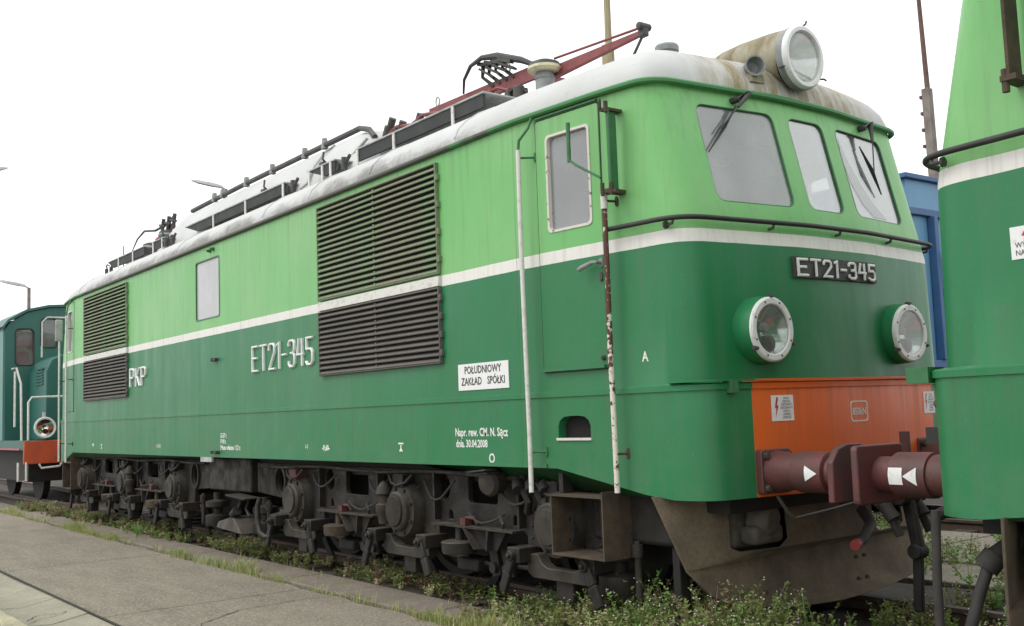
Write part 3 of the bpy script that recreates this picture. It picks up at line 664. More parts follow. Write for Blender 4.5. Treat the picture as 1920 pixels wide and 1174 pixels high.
def headlight(y, z):
    x0 = FXc(y, z); ax = Vector((1, 0, 0))
    mb = MB(); mb.lathe((x0 - .06, y, z), ax, [(0, .208), (.09, .206), (.13, .203), (.155, .200), (.16, .186), (.16, .17), (.02, .165)], 40, False); h = mb.build('headlight_housing', 'body', loco, angle=30)
    mb = MB(); mb.lathe((x0 + .10, y, z), ax, [(0, .150), (.012, .150), (.018, .156), (.018, .186), (.010, .196), (-.02, .198), (-.02, .19), (0, .150)], 44, False); mb.build('ring', 'chrome_ring', h)
    mb = MB(); mb.lathe((x0 + .105, y, z), ax, [(-.082 + .082 * (r / .152) ** 2, max(r, .001)) for r in np.linspace(0, .152, 10)], 40, False); mb.build('reflector', 'reflector', h, angle=80)
    mb = MB(); mb.lathe((x0 + .106, y, z), ax, [(0, .1505), (.004, .1505)], 40); mb.build('lens', 'glass_lamp', h)
    mb = MB(); mb.lathe((x0 + .035, y, z - .085), ax, [(0, .05), (.05, .05)], 20); mb.build('lamp_cup', 'dark_metal', h)
    mb = MB(); mb.lathe((x0 + .085, y, z - .085), ax, [(0, .048), (.008, .035), (.012, .001)], 20, False); mb.build('marker_lens', 'red_lens', h)
    mb = MB(); mb.cyl((x0 + .03, y, z + .02), (x0 + .07, y, z + .01), .03, .022, 14); mb.build('bulb', 'lamp_grey', h)
    for a in (90, 215, 335):
        c, s_ = math.cos(R(a)), math.sin(R(a)); mb = MB()
        q = Vector((x0 + .085, y + c * .20, z + s_ * .20)); mb.cyl(q, q + Vector((.045, 0, 0)), .009, n=8); mb.box(q.x + .01, q.x + .03, q.y - .012, q.y + .012, q.z - .012, q.z + .012); mb.build('clamp', 'dark_metal', h)
    for k in range(8):
        a = R(22 + 45 * k); mb = MB(); q = Vector((x0 + .118, y + math.cos(a) * .172, z + math.sin(a) * .172)); mb.cyl(q, q + Vector((.004, 0, 0)), .006, n=8); mb.build('screw', 'dark_metal', h)
headlight(.655, 1.888); headlight(2.085, 1.888)
# stickers and marks on the orange beam
def sticker(y0, z0, y1, z1):
    mb = MB(); mb.prism([(y0, z0), (y1, z0), (y1, z1), (y0, z1)], mapF, 0, .003); s_ = mb.build('warning_sticker', 'letter', loco)
    w_ = y1 - y0; h_ = z1 - z0
    B = [(.22, .92), (.14, .5), (.20, .5), (.15, .12), (.30, .60), (.23, .60), (.30, .92)]
    flat([[(y0 + a * w_, z0 + b_ * h_) for a, b_ in B]], mapF, 'lightning_mark', 'text_red', s_, .0045)
    for i, tx in enumerate(('UWAGA !', 'PRZED WEJ-', '\u015aCIEM SPRAWD\u0179', 'URZ\u0104DZENIA WYS.', 'NAPI\u0118CIA I', 'UZIEMIENIE', 'UZIEMI\u0106 SIE\u0106')): text('lettering', tx, h_ * .125, y0 + w_ * .67, z1 - h_ * (.16 + .125 * i), mapF, 'text_dark', s_, .62, .0045, 'CENTER')
sticker(.645, 1.338, .823, 1.492); sticker(2.275, 1.338, 2.44, 1.487)
mb = MB(); mb.ring(rrect(1.342, 1.522, 1.310, 1.442, .022), inset(rrect(1.342, 1.522, 1.310, 1.442, .022), .008), mapF, 0, .002); bx = mb.build('stencil_frame', 'paint_text', loco)
text('lettering', '850kN', .062, 1.432, 1.354, mapF, 'paint_text', bx, .86, .002, 'CENTER', .0015)
# windscreen wipers
def wiper(py, pz, top, arm_end, b0, b1, name='wiper'):
    mb = MB(); mb.cyl(mapF(py, pz, 0), mapF(py, pz, .05), .022, n=12); mb.cyl(mapF(py, pz, .05), mapF(py, pz, .062), .012, n=10); wv = mb.build(name, 'dark_metal', loco)
    mb = MB(); mb.tube([mapF(py, pz, .05), mapF(*top, .07), mapF((top[0] * .6 + arm_end[0] * .4), top[1] * .6 + arm_end[1] * .4, .06)], [.016, .024, .010], 8); mb.tube([mapF(top[0] * .6 + arm_end[0] * .4, top[1] * .6 + arm_end[1] * .4, .06), mapF(*arm_end, .03)], .005, 6); mb.build('wiper_arm', 'dark_metal', wv)
    mb = MB(); mb.tube([mapF(*b0, .012), mapF((b0[0] + b1[0]) / 2, (b0[1] + b1[1]) / 2, .016), mapF(*b1, .012)], [.005, .010, .005], 6)
    mb.tube([mapF(*b0, .012), mapF((b0[0] + b1[0]) / 2, (b0[1] + b1[1]) / 2, .034), mapF(*b1, .012)], [.004, .006, .004], 6); mb.build('wiper_blade', 'black', wv)
wiper(.785, 3.395, (.87, 3.44), (.60, 3.18), (.80, 3.36), (.47, 3.01))
wiper(2.17, 3.40, (2.25, 3.45), (2.16, 3.06), (2.08, 3.25), (2.21, 2.90))
# roof headlight with tapering fairing
HLX, HLY, HLZ = 7.60, 1.40, 3.765
mb = MB(); mb.lathe((6.82, HLY + .02, 3.93), Vector((HLX - 6.82, -.02, HLZ - 3.93)), [(0, .06), (.10, .10), (.3, .145), (.55, .185), (.74, .205)], 36, False); ff = mb.build('roof_lamp_fairing', 'stain_shell', loco, angle=50)
axh = Vector((1, 0.02, -.03))
o0 = Vector((HLX - .06, HLY, HLZ))
mb = MB(); mb.lathe(o0, axh, [(0, .218), (.05, .220), (.055, .214)], 44, False); mb.build('lamp_collar', 'horn_grey', ff)
mb = MB(); mb.lathe(o0 + Vector((.05, 0, 0)), axh, [(0, .172), (.022, .172), (.034, .180), (.034, .204), (.020, .216), (0, .218), (0, .172)], 48, False); mb.build('ring', 'chrome_ring', ff)
mb = MB(); mb.lathe(o0 + Vector((.06, 0, 0)), axh, [(-.12 + .12 * (r / .174) ** 2, max(r, .001)) for r in np.linspace(0, .174, 10)], 40, False); mb.build('reflector', 'reflector', ff, angle=80)
mb = MB(); mb.lathe(o0 + Vector((.062, 0, 0)), axh, [(0, .172), (.010, .15), (.018, .1), (.022, .001)], 40, False); mb.build('lens', 'glass_lamp_dusty', ff, angle=80)
for a in (80, 205, 330):
    c, s_ = math.cos(R(a)), math.sin(R(a)); q = o0 + Vector((.02, c * .225, s_ * .225)); mb = MB(); mb.tube([q, q + Vector((.05, c * .015, s_ * .015)), q + Vector((.055, c * .035, s_ * .035))], .007, 6); mb.build('clamp', 'dark_metal', ff)
# horn and vent on the cab roof
mb = MB(); hax = Vector((.86, -.5, -.02)); mb.lathe(Vector((7.42, 1.06, 3.665)), hax, [(0, .055), (.06, .060), (.11, .066), (.115, .070), (.115, .060), (.05, .04), (.03, .002)], 28, False); hn = mb.build('horn', 'horn_grey', loco, angle=40)
mb = MB(); mb.box(7.40, 7.50, .98, 1.10, 3.56, 3.62); mb.build('horn_mount', 'stain_shell', hn)
mb = MB(); mb.lathe((6.62, 1.12, 3.95), (0, 0, 1), [(0, .072), (.09, .070), (.095, .088), (.13, .09), (.145, .08), (.15, .001)], 28, False); mb.build('roof_vent', 'horn_grey', loco, angle=30)

# ------------------------------------------------------------------ roof gear
def zroof(y):
    wi = min(y, 2 * YC - y); return float(np.interp(wi, [r[1] for r in RL], [r[0] for r in RL]))
def board(x0, x1, posts, y=.50, slant=0.0):
    mb = MB(); mb.add([(x0 + slant, y, 3.92), (x1, y, 3.92), (x1, y, 4.03), (x0, y, 4.03), (x0 + slant, y + .025, 3.92), (x1, y + .025, 3.92), (x1, y + .025, 4.03), (x0, y + .025, 4.03)],
           [(0, 1, 2, 3), (7, 6, 5, 4), (0, 4, 5, 1), (1, 5, 6, 2), (2, 6, 7, 3), (3, 7, 4, 0)]); b_ = mb.build('walkway_side_board', 'board_dark', loco)
    mb = MB(); mb.box(x0 - .02, x1 + .02, y - .012, y + .33, 4.032, 4.048); mb.build('walkway_plank', 'roof_grey', b_, bevel=.004)
    for x in posts:
        mb = MB(); mb.bar((x, y - .008, 3.86), (x - .0, y - .008, 4.032), .035, .012, (0, 1, 0)); mb.build('walkway_bracket', 'white_paint', b_)
board(-5.10, -3.35, (-4.55, -3.85), slant=.25); board(-2.95, -2.5, (-2.93, -2.55)); board(-1.62, 1.40, (-.65, .35, 1.38), slant=.4); board(2.0, 2.58, (2.02, 2.32, 2.5), slant=.35); board(3.05, 5.15, (3.06, 3.75, 4.72))
# raised white hood in the middle of the roof
prof = [(.62, 3.90), (.68, 4.08), (.80, 4.28), (.94, 4.43), (1.10, 4.50), (1.45, 4.52)]
prof = prof + [(2 * YC - y, z) for y, z in reversed(prof[:-1])]
st = [(-3.62, .30), (-3.45, .55), (-3.2, .8), (-2.85, 1.0), (2.25, 1.0), (2.5, .9), (2.66, .7), (2.72, .45)]
mb = MB(); V = []; F = []; n = len(prof)
for x, k in st:
    for y, z in prof: V.append((x, YC + (y - YC) * (.9 + .1 * k), 3.90 + (z - 3.90) * k))
for i in range(len(st) - 1):
    for k in range(n - 1): F.append((i * n + k, i * n + k + 1, (i + 1) * n + k + 1, (i + 1) * n + k))
F += [tuple(range(n)), tuple((len(st) - 1) * n + k for k in reversed(range(n)))]
mb.add(V, F); hood = mb.build('roof_hood', 'roof', loco, angle=50)
mb = MB(); mb.tube([(-2.75, 1.0, 4.50), (-1.0, 1.0, 4.52), (2.0, 1.0, 4.52), (2.22, 1.0, 4.52), (2.45, .98, 4.45), (2.60, .96, 4.33)], .032, 8); bus = mb.build('roof_busbar', 'dark_metal', hood)
for x in (-1.9, -1.6, -.8, .0, .9, 1.4):
    mb = MB(); mb.cyl((x, 1.0, 4.48), (x, 1.0, 4.60), .045, .03, 12); mb.build('busbar_clamp', 'horn_grey', bus)
for x in (-2.95, .55, 2.05):
    mb = MB(); mb.tube([(x, .70, 4.12), (x + .02, .63, 4.17), (x + .02, .64, 4.25)], .012, 6); mb.box(x - .03, x + .05, .61, .70, 4.10, 4.14); mb.build('hood_latch', 'dark_metal', hood)
mb = MB(); mb.tube([(1.78, .93, 4.43), (1.74, .82, 4.34), (1.72, .70, 4.17), (1.72, .62, 3.98), (1.66, .56, 3.92)], .014, 8); mb.build('conduit', 'roof_grey', hood)
for x in (1.62, 2.78, -2.15, -2.4):
    mb = MB(); mb.tube([(x - .18, .52, 3.93), (x - .1, .5, 4.0), (x, .5, 3.94), (x + .12, .5, 4.02)], .018, 6); mb.cyl((x, .5, 3.90), (x, .5, 4.02), .03, n=10); mb.build('cable_joint', 'dark_metal', loco)
for x in (-5.55, -5.3):
    mb = MB(); mb.tube([(x, .62, 3.9), (x, .6, 4.05), (x + .1, .58, 4.06), (x + .22, .58, 4.02)], .012, 6); mb.cyl((x, .6, 3.92), (x, .6, 4.0), .03, n=8); mb.build('cable_joint', 'dark_metal', loco)
mb = MB(); mb.tube([(-4.98, .7, 3.95), (-4.98, .7, 4.3)], .008, 6); mb.build('whip_aerial', 'dark_metal', loco)
# front pantograph, lying folded
def insul(x, y, parent, zt=4.24, cream=True):
    zb = zroof(y) - .02
    mb = MB(); mb.lathe((x, y, zb), (0, 0, 1), [(0, .11), (.05, .10), (.055, .085), (zt - zb - .07, .08), (zt - zb - .06, .09), (zt - zb, .07)], 18); p = mb.build('insulator_pedestal', 'horn_grey', parent)
    mb = MB(); mb.lathe((x, y, zt - .005), (0, 0, 1), [(0, .12), (.02, .145), (.045, .138)], 28); mb.build('insulator_shed', 'insulator' if cream else 'horn_grey', p)
    mb = MB(); mb.lathe((x, y, zt + .04), (0, 0, 1), [(0, .138), (.03, .128), (.055, .07), (.06, .001)], 28, False); mb.build('insulator_cap', 'dark_metal', p)
mb = MB(); mb.bar((3.45, 1.10, 4.365), (5.22, 1.10, 4.325), .035, .12); mb.bar((3.55, 1.80, 4.33), (5.22, 1.80, 4.30), .035, .10); mb.bar((3.62, 1.10, 4.31), (3.62, 1.80, 4.31), .06, .05); mb.bar((5.1, 1.1, 4.29), (5.1, 1.8, 4.29), .06, .05)
pan = mb.build('pantograph_frame', 'pan_red', loco)
insul(5.32, 1.02, pan, 4.25); insul(5.32, 1.88, pan, 4.25); insul(3.45, 1.05, pan, 4.22, False); insul(3.45, 1.85, pan, 4.22, False)
mb = MB(); a = [(5.42, 1.12, 4.26), (6.32, 1.30, 4.245)]
def taper(p0, p1, w0, w1, h0, h1):
    V = []
    for p, w_, h in ((p0, w0, h0), (p1, w1, h1)):
        for i, j in ((-1, -1), (1, -1), (1, 1), (-1, 1)): V.append((p[0], p[1] + i * w_ / 2, p[2] + j * h / 2))
    return V, [(3, 2, 1, 0), (4, 5, 6, 7), (0, 1, 5, 4), (1, 2, 6, 5), (2, 3, 7, 6), (3, 0, 4, 7)]
mb.add(*taper((5.30, 1.12, 4.26), (6.36, 1.12, 4.27), .05, .04, .10, .035)); mb.build('pantograph_arm', 'pan_red', pan)
mb = MB(); mb.tube([(5.36, 1.10, 4.37), (6.38, 1.12, 4.315)], .011, 6); mb.build('pantograph_rod', 'pan_red', pan)
mb = MB(); mb.box(6.355, 6.42, 1.09, 1.15, 4.235, 4.335); mb.cyl((6.395, 1.06, 4.312), (6.395, 1.18, 4.312), .03, n=14); mb.build('pantograph_knuckle', 'dark_metal', pan, bevel=.01)
mb = MB(); mb.tube([(6.38, 1.12, 4.25), (6.25, 1.12, 4.10)], .012, 6); mb.build('pantograph_strut', 'dark_metal', pan)
mb = MB(); mb.tube([(4.05, 1.08, 4.42), (4.18, 1.0, 4.50), (4.36, .95, 4.57), (4.52, .96, 4.60), (4.70, 1.0, 4.57), (4.98, 1.05, 4.46), (5.14, 1.08, 4.37)], [.010, .014, .018, .024, .034, .03, .02], 8); hd = mb.build('collector_horn', 'dark_metal', pan)
for k in range(4):
    x = 4.42 + .1 * k; mb = MB(); mb.bar((x, 1.0, 4.575 - .014 * k), (x + .16, 1.02, 4.56 - .02 * k - .03), .05, .03); mb.tube([(x + .04, 1.02, 4.55 - .012 * k), (x - .02, 1.05, 4.47), (x + .10, 1.09, 4.36)], [.022, .017, .02], 6); mb.bar((x + .02, 1.0, 4.52 - .012 * k), (x + .15, 1.06, 4.42), .07, .02); mb.build('collector_strip', 'dark_metal', hd)
for x in (3.75, 4.15, 4.55, 4.9):
    mb = MB(); mb.box(x - .10, x + .10, .98, 1.10, 4.02, 4.22); mb.cyl((x + .14, .96, 4.05), (x + .14, .96, 4.20), .05, n=12); mb.build('pantograph_spring_box', 'dark_metal', pan, bevel=.015)
for x, y, z in ((2.85, 1.0, 4.36), (3.05, 1.0, 4.28), (3.3, 1.05, 4.30)):
    mb = MB(); mb.cyl((x - .1, y, z - .14), (x + .05, y, z + .10), .04, n=10); mb.cyl((x - .06, y, z - .08), (x + .0, y, z + .02), .062, n=12); mb.box(x - .12, x + .02, y - .06, y + .06, z - .22, z - .12); mb.build('roof_switch', 'dark_metal', loco)
for x in (2.72, 3.2):
    mb = MB(); mb.tube([(x, 1.0, 4.1), (x + .05, .98, 4.28), (x + .3, .98, 4.34), (x + .55, 1.0, 4.30)], .022, 8); mb.build('roof_link', 'pan_red', loco)
mb = MB(); mb.bar((2.62, .86, 4.30), (2.42, .70, 4.05), .05, .012); mb.build('earthing_strap', 'roof_grey', loco)
for k in range(9):
    x = 2.75 + k * .26; z0 = 4.16 + .05 * math.sin(k * 2.1); mb = MB()
    mb.tube([(x, .98, z0 - .08), (x + .06, .96, z0 + .06), (x + .16, .97, z0 + .10 * math.sin(k)), (x + .27, 1.0, z0 + .02)], .016, 6); mb.cyl((x + .06, .97, z0 - .05), (x + .06, .97, z0 + .09), .034, .026, 10); mb.build('roof_cable_link', 'pan_red' if k % 3 == 1 else 'dark_metal', loco)
for x in (3.58, 4.72):
    mb = MB(); mb.ring(ell(x, 4.47, .035, .05, 14), ell(x, 4.47, .026, .041, 14), lambda u, v, d: (u, 1.1 + d, v), -.006, .006); mb.build('lifting_eye', 'roof_grey', pan)
# rear pantograph
mb = MB(); mb.bar((-5.4, 1.10, 4.25), (-3.75, 1.10, 4.30), .035, .07); mb.bar((-5.4, 1.80, 4.25), (-3.75, 1.80, 4.30), .035, .07); mb.bar((-4.6, 1.1, 4.35), (-3.8, 1.1, 4.48), .05, .06); mb.bar((-4.5, 1.1, 4.2), (-3.85, 1.1, 4.36), .05, .05)
pan2 = mb.build('pantograph_frame', 'pan_red', loco)
mb = MB(); mb.tube([(-5.85, 1.1, 4.36), (-5.4, 1.05, 4.50), (-4.95, 1.02, 4.56), (-4.5, 1.05, 4.50), (-4.0, 1.1, 4.55), (-3.8, 1.1, 4.62)], [.008, .014, .018, .02, .02, .02], 8); mb.tube([(-5.6, 1.1, 4.3), (-5.1, 1.1, 4.32), (-4.6, 1.1, 4.25)], .02, 6); mb.build('collector_horn', 'dark_metal', pan2)
insul(-4.6, 1.02, pan2, 4.22, False); insul(-3.85, 1.02, pan2, 4.3, False)
for x in (-4.2, -3.95, -3.7):
    mb = MB(); mb.cyl((x, 1.05, 4.40), (x + .08, 1.05, 4.62), .03, n=8); mb.cyl((x - .1, 1.05, 4.55), (x + .12, 1.05, 4.50), .02, n=8); mb.build('pantograph_knuckle', 'dark_metal', pan2)

# ------------------------------------------------------------------ underframe and bogies
mb = MB(); mb.box(-6.3, 6.95, .30, 2.6, .93, 1.31); mb.build('underframe', 'under_dark', loco)
mb = MB(); mb.box(-.1, 1.1, .20, 2.7, .68, 1.05); mb.build('battery_box', 'under', loco, bevel=.02)
GY0, GY1 = YC - .66, YC + .66; AZ = .65; WR = .575
WHEEL = None
def wheelset(x, parent):
    global WHEEL
    for yc, s_ in ((GY0, -1), (GY1, 1)):
        mb = MB(); mb.lathe((x, yc - s_ * .05, AZ), (0, s_, 0), [(0, WR + .025), (.03, WR + .022), (.035, WR), (.13, WR - .008), (.13, WR - .07), (.09, WR - .09), (.09, .20), (.13, .18), (.13, .001)], 40, False)
        mb.build('wheel', 'under_dark', parent)
    mb = MB(); mb.cyl((x, .35, AZ), (x, 2.55, AZ), .09, n=16); mb.build('axle', 'under_dark', parent)
    mb = MB(); mb.box(x - .42, x + .42, .95, 1.95, .35, .95); mb.build('traction_motor', 'under_dark', parent, bevel=.05)
def bogie(cx, s):
    """s = +1 front bogie, -1 rear bogie turned round"""
    def U(u): return cx + s * u
    FY = .24
    def mapB(u, v, d): return (U(u), FY + .05 - d, v)
    def mapB2(u, v, d): return (U(u), 2 * YC - FY - .05 + d, v)
    out = [(-3.10, 1.0), (-3.10, .70), (-2.45, .66), (-2.42, .50)]
    for ax in (-2, 0, 2):
        if ax > -2: out += [(ax - .47, .60), (ax - .42, .57), (ax - .42, .5)]
        out += [(ax - .22, .5), (ax - .2, .56), (ax + .2, .56), (ax + .22, .5), (ax + .42, .5)]
        if ax < 2: out += [(ax + .42, .57), (ax + .47, .60)]
    out += [(2.45, .60), (3.05, .62), (3.05, .90), (2.9, 1.0)]
    holes = [ell(u, .875, .095, .105) for u in (-1.44, -.37, .51, 1.57)] + [rrect(-1.13, -.70, .75, .98, .04, 3), rrect(.84, 1.235, .76, .98, .04, 3), ell(-2.5, .83, .10, .13)]
    for u in (-1.40, -.56, .60, 1.44): holes.append([(u - .035, .622), (u + .035, .622), (u + .035, .675), (u + .02, .70), (u, .708), (u - .02, .70), (u - .035, .675)])
    f = plate('bogie_frame', out, [h[::-1] for h in holes], .05, mapB, 'under', loco, .006)
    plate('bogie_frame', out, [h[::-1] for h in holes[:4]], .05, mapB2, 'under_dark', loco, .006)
    mb = MB()
    for u0, u1 in ((-1.53, -.47), (.47, 1.53)):
        mb = MB(); mb.box(min(U(u0), U(u1)), max(U(u0), U(u1)), FY - .10, FY + .1, .588, .603); mb.build('frame_flange', 'under2', f)
    mb = MB(); mb.ring(ell(-2.5, .83, .135, .165), ell(-2.5, .83, .10, .13), mapB, .05, .075); mb.build('hole_ring', 'under', f)
    # bolster ribs
    for u in (-1.95, -1.55, -.45, .45, 1.55, 2.44):
        mb = MB(); mb.box(U(u) - .012, U(u) + .012, FY - .06, FY + .01, .62, .99); mb.build('frame_rib', 'under', f)
    for k, ax in enumerate((-2, 0, 2)):
        x = U(ax); wheelset(x, f)
        mb = MB(); mb.lathe((x, FY + .06, AZ + .02), (0, -1, 0), [(0, .225), (.10, .225), (.12, .215), (.16, .212), (.165, .165), (.20, .16), (.215, .145), (.22, .001)], 30, False); ab = mb.build('axle_box', 'under2', f, angle=35)
        mb = MB(); mb.lathe((x, FY - .162, AZ + .02), (0, -1, 0), [(0, .125), (.012, .12), (.014, .001)], 24, False); mb.build('axle_cap', 'under2' if ax != 0 else 'under', ab)
        for q in range(8):
            a_ = R(45 * q + 20); mb = MB(); p = Vector((x + math.cos(a_) * .185, FY - .10, AZ + .02 + math.sin(a_) * .185)); mb.cyl(p, p + Vector((0, -.02, 0)), .016, n=6); mb.build('bolt', 'under', ab)
        # top lug with strap spring and cable
        mb = MB(); mb.box(x - .07, x + .07, FY - .12, FY + .02, .86, .97); mb.build('top_lug', 'tag_red' if (ax == -2 and s > 0) else 'under', ab, bevel=.01)
        mb = MB(); mb.tube([(x - .17, FY - .10, .955), (x - .1, FY - .12, .90), (x, FY - .13, .88), (x + .12, FY - .12, .905), (x + .2, FY - .1, .97)], .012, 6); mb.build('cable', 'hose', ab)
        if ax == 0:
            mb = MB(); mb.lathe((x - .26 * s - .0, FY - .10, .55), (0, 0, 1), [(0, .05), (.08, .06), (.1, .075), (.16, .075), (.17, .05), (.23, .05), (.25, .07), (.30, .06), (.34, .035), (.36, .001)], 16, False); mb.build('speed_sensor', 'under2', ab)
        # lower tie beam with U cut-out, end blocks and hangers
        tb = [(-.36, .46), (-.36, .33), (-.30, .295), (.30, .295), (.36, .33), (.36, .46), (.24, .46), (.20, .40), (.14, .375), (-.14, .375), (-.20, .40), (-.24, .46)]
        mb = MB(); mb.prism([(u + ax, v) for u, v in tb], mapB, 0.02, .11); t_ = mb.build('tie_beam', 'under2', f, bevel=.006)
        for e in (-1, 1):
            mb = MB(); xx = U(ax) + e * .39; mb.box(xx - .07, xx + .07, FY - .16, FY + .06, .40, .505); mb.cyl((xx, FY - .20, .45), (xx, FY - .15, .45), .036, n=12); mb.cyl((xx, FY - .22, .45), (xx, FY - .19, .45), .018, n=8); mb.build('beam_end_block', 'under', t_, bevel=.01)
            mb = MB(); p0 = (xx + e * .0, FY - .165, .45); p1 = (xx + e * .06, FY - .165, .33); p2 = (xx + e * .12, FY - .165, .20)
            mb.bar(p0, p1, .035, .07, (1, 0, 0)); mb.bar(p1, p2, .035, .075, (1, 0, 0)); mb.build('brake_hanger', 'under_dark' if e < 0 else 'under', f, bevel=.008)
            mb = MB(); arc = [(WR + .10, a_) for a_ in range(-30, 31, 10)]; V = []
            for rad in (WR + .03, WR + .11):
                for _, a_ in arc: V.append((x + e * rad * math.cos(R(a_ - 22)), 0, AZ - .12 + rad * math.sin(R(a_ - 22))))
            nn = len(arc); V = [(v[0], GY0 - .06, v[2]) for v in V] + [(v[0], GY0 + .06, v[2]) for v in V]
            F = []
            for i in range(nn - 1): F += [(i, i + 1, nn + i + 1, nn + i), (2 * nn + i, 3 * nn + i, 3 * nn + i + 1, 2 * nn + i + 1), (i, 2 * nn + i, 2 * nn + i + 1, i + 1), (nn + i, nn + i + 1, 3 * nn + i + 1, 3 * nn + i)]
            mb.add(V, F); mb.build('brake_shoe', 'under_dark', f)
        mb = MB(); mb.box(x - .10, x + .08, FY - .02, FY + .1, .16, .30); mb.build('sand_pipe_block', 'under', f, bevel=.01)
    for u in (.77, -1.20):
        x = U(u); mb = MB(); mb.lathe((x, FY - .04, .385), (0, 0, 1), [(0, .13), (.02, .14), (.07, .14), (.085, .145), (.095, .13), (.097, .03), (.23, .03)], 24); mb.build('spring_pot', 'rust_step' if u < 0 else 'under2', f, angle=30)
        mb = MB(); mb.box(x - .14, x + .14, FY + .02, FY + .2, .24, .34); mb.build('brake_yoke', 'under_dark', f, bevel=.02)
        u2 = u + .36
        mb = MB(); mb.prism([(u2 - .22, .59), (u2 + .26, .59), (u2 + .14, .44), (u2 - .08, .44)], mapB, .06, .10); mb.prism([(u2 - .22, .59), (u2 - .20, .59), (u2 - .06, .44), (u2 - .08, .44)], mapB, .06, .16); mb.prism([(u2 + .08, .59), (u2 + .10, .59), (u2 + .08, .44), (u2 + .06, .44)], mapB, .06, .15); mb.build('hanger_bracket', 'under', f)
        for e in (-.04, .12):
            xx = U(u2 + e); mb = MB(); mb.bar((xx, FY + .05, .46), (xx + .05, FY + .05, .24), .03, .10, (1, 0, 0)); mb.cyl((xx + .04, FY - .0, .30), (xx + .04, FY + .12, .30), .04, n=10); mb.build('brake_lever', 'under_dark', f)
        mb = MB(); mb.box(U(u + .12) - .035, U(u + .12) + .035, FY - .09, FY - .02, .605, .66); mb.tube([(U(u + .12), FY - .05, .66), (U(u + .24), FY - .06, .665), (U(u + .26), FY - .05, .62)], .014, 6); mb.build('red_junction', 'tag_red', f)
        mb = MB(); mb.tube([(U(u + .55), FY - .05, .70), (U(u + .6), FY - .06, .64), (U(u + .58), FY - .05, .61)], .012, 6); mb.build('small_cock', 'under2', f)
    # air pipe along the frame, drooping cables, brake pull rods and rivet rows
    mb = MB(); mb.tube([(U(u), FY - .045, .985 + .012 * math.sin(u * 3.1)) for u in np.arange(-2.9, 2.95, .25)], .016, 8); mb.build('air_pipe', 'under2', f)
    for u0, u1, zt, sag in ((-1.72, -1.25, .93, .12), (-.62, -.2, .90, .10), (.28, .72, .93, .15), (1.3, 1.78, .92, .13), (.9, 1.35, .70, .06), (-1.0, -.5, .71, .07)):
        mb = MB(); mb.tube([(U(u0 + (u1 - u0) * t), FY - .035 - .04 * math.sin(t * 3.14), zt - sag * math.sin(t * 3.14) + random.uniform(-.006, .006)) for t in np.linspace(0, 1, 7)], .010, 6); mb.build('cable', 'hose', f)
    for u0, u1 in ((-1.6, -.4), (.4, 1.6)):
        mb = MB(); mb.tube([(U(u0), FY + .1, .335), (U((u0 + u1) / 2), FY + .1, .30), (U(u1), FY + .1, .325)], .018, 8); mb.build('brake_rod', 'under2', f)
        for q in (.25, .75):
            x = U(u0 + (u1 - u0) * q); mb = MB(); mb.box(x - .03, x + .03, FY + .06, FY + .14, .26, .37); mb.build('rod_clevis', 'under', f, bevel=.008)
    mb = MB()
    for ax in (-2, 0, 2):
        for e in (-1, 1):
            for k in range(5):
                p = Vector((U(ax + e * .36), FY - .0, .56 + .085 * k)); mb.cyl(p, p + Vector((0, -.012, 0)), .012, .008, 6)
    mb.build('rivet_rows', 'under2', f)['kind'] = 'stuff'
    for u in (-1.9, .12, 1.9):
        mb = MB(); pts = [(U(u) + .045 * math.cos(a_ * .9), FY + .03 + .045 * math.sin(a_ * .9), .50 + .0135 * a_) for a_ in range(0, 30)]; mb.tube(pts, .011, 6); mb.build('coil_spring', 'under2', f)
    # secondary spring stand at the outer and inner ends
    for u in (2.75, -2.75):
        x = U(u); mb = MB(); mb.cyl((x - .03 * s, FY - .02, .27), (x - .03 * s, FY - .02, .62), .022, n=10); mb.cyl((x - .03 * s, FY - .02, .52), (x - .03 * s, FY - .02, .60), .038, n=10); mb.build('spring_post', 'under2', f)
        mb = MB(); xx = x - .28 * s
        mb.lathe((xx, FY + .06, .26), (0, 0, 1), [(0, .13), (.03, .145), (.12, .145), (.14, .05), (.20, .05), (.22, .14), (.28, .14), (.30, .05), (.38, .05)], 22); mb.build('spring_pot', 'under', f, angle=30)
    mb = MB(); x0, x1 = sorted((U(-2.9), U(2.9))); mb.box(x0, x1, .62, .70, .42, .98); mb.box(x0, x1, 2.2, 2.28, .42, .98); mb.box(x0, x1, .70, 2.2, .80, .93); mb.build('bogie_light_block', 'under_dark', f)  # dark boxes added to block far-side light behind the frame holes
    mb = MB(); x0, x1 = sorted((U(2.3), U(3.05))); mb.box(x0, x1, FY - .02, FY + .3, .60, .98); mb.build('end_casting', 'under', f, bevel=.03)
    return f
bogie(4.29, 1); bogie(-3.12, -1)
# lamp and pipework above the front bogie
mb = MB(); mb.lathe((5.62, .20, .955), (.15, -1, -.1), [(0, .05), (.02, .09), (.12, .10), (.15, .08), (.16, .001)], 20, False); mb.build('under_lamp', 'under2', loco)
mb = MB(); mb.bar((5.45, .06, 1.02), (5.75, .02, 1.045), .10, .012); mb.bar((5.42, .1, 1.0), (5.72, .06, 1.02), .10, .012); mb.build('leaf_plate', 'under2', loco)
for x in (5.9, 6.05, 6.2):
    mb = MB(); mb.tube([(x, .22, 1.05), (x + .04, .15, .92), (x + .1, .16, .82), (x + .03, .2, .74)], .03, 8); mb.cyl((x, .15, .95), (x + .05, .12, .90), .05, n=10); mb.build('air_hose', 'under_dark', loco)
mb = MB(); mb.box(6.27, 6.34, .15, .24, .94, 1.0); mb.build('red_box', 'tag_red', loco)
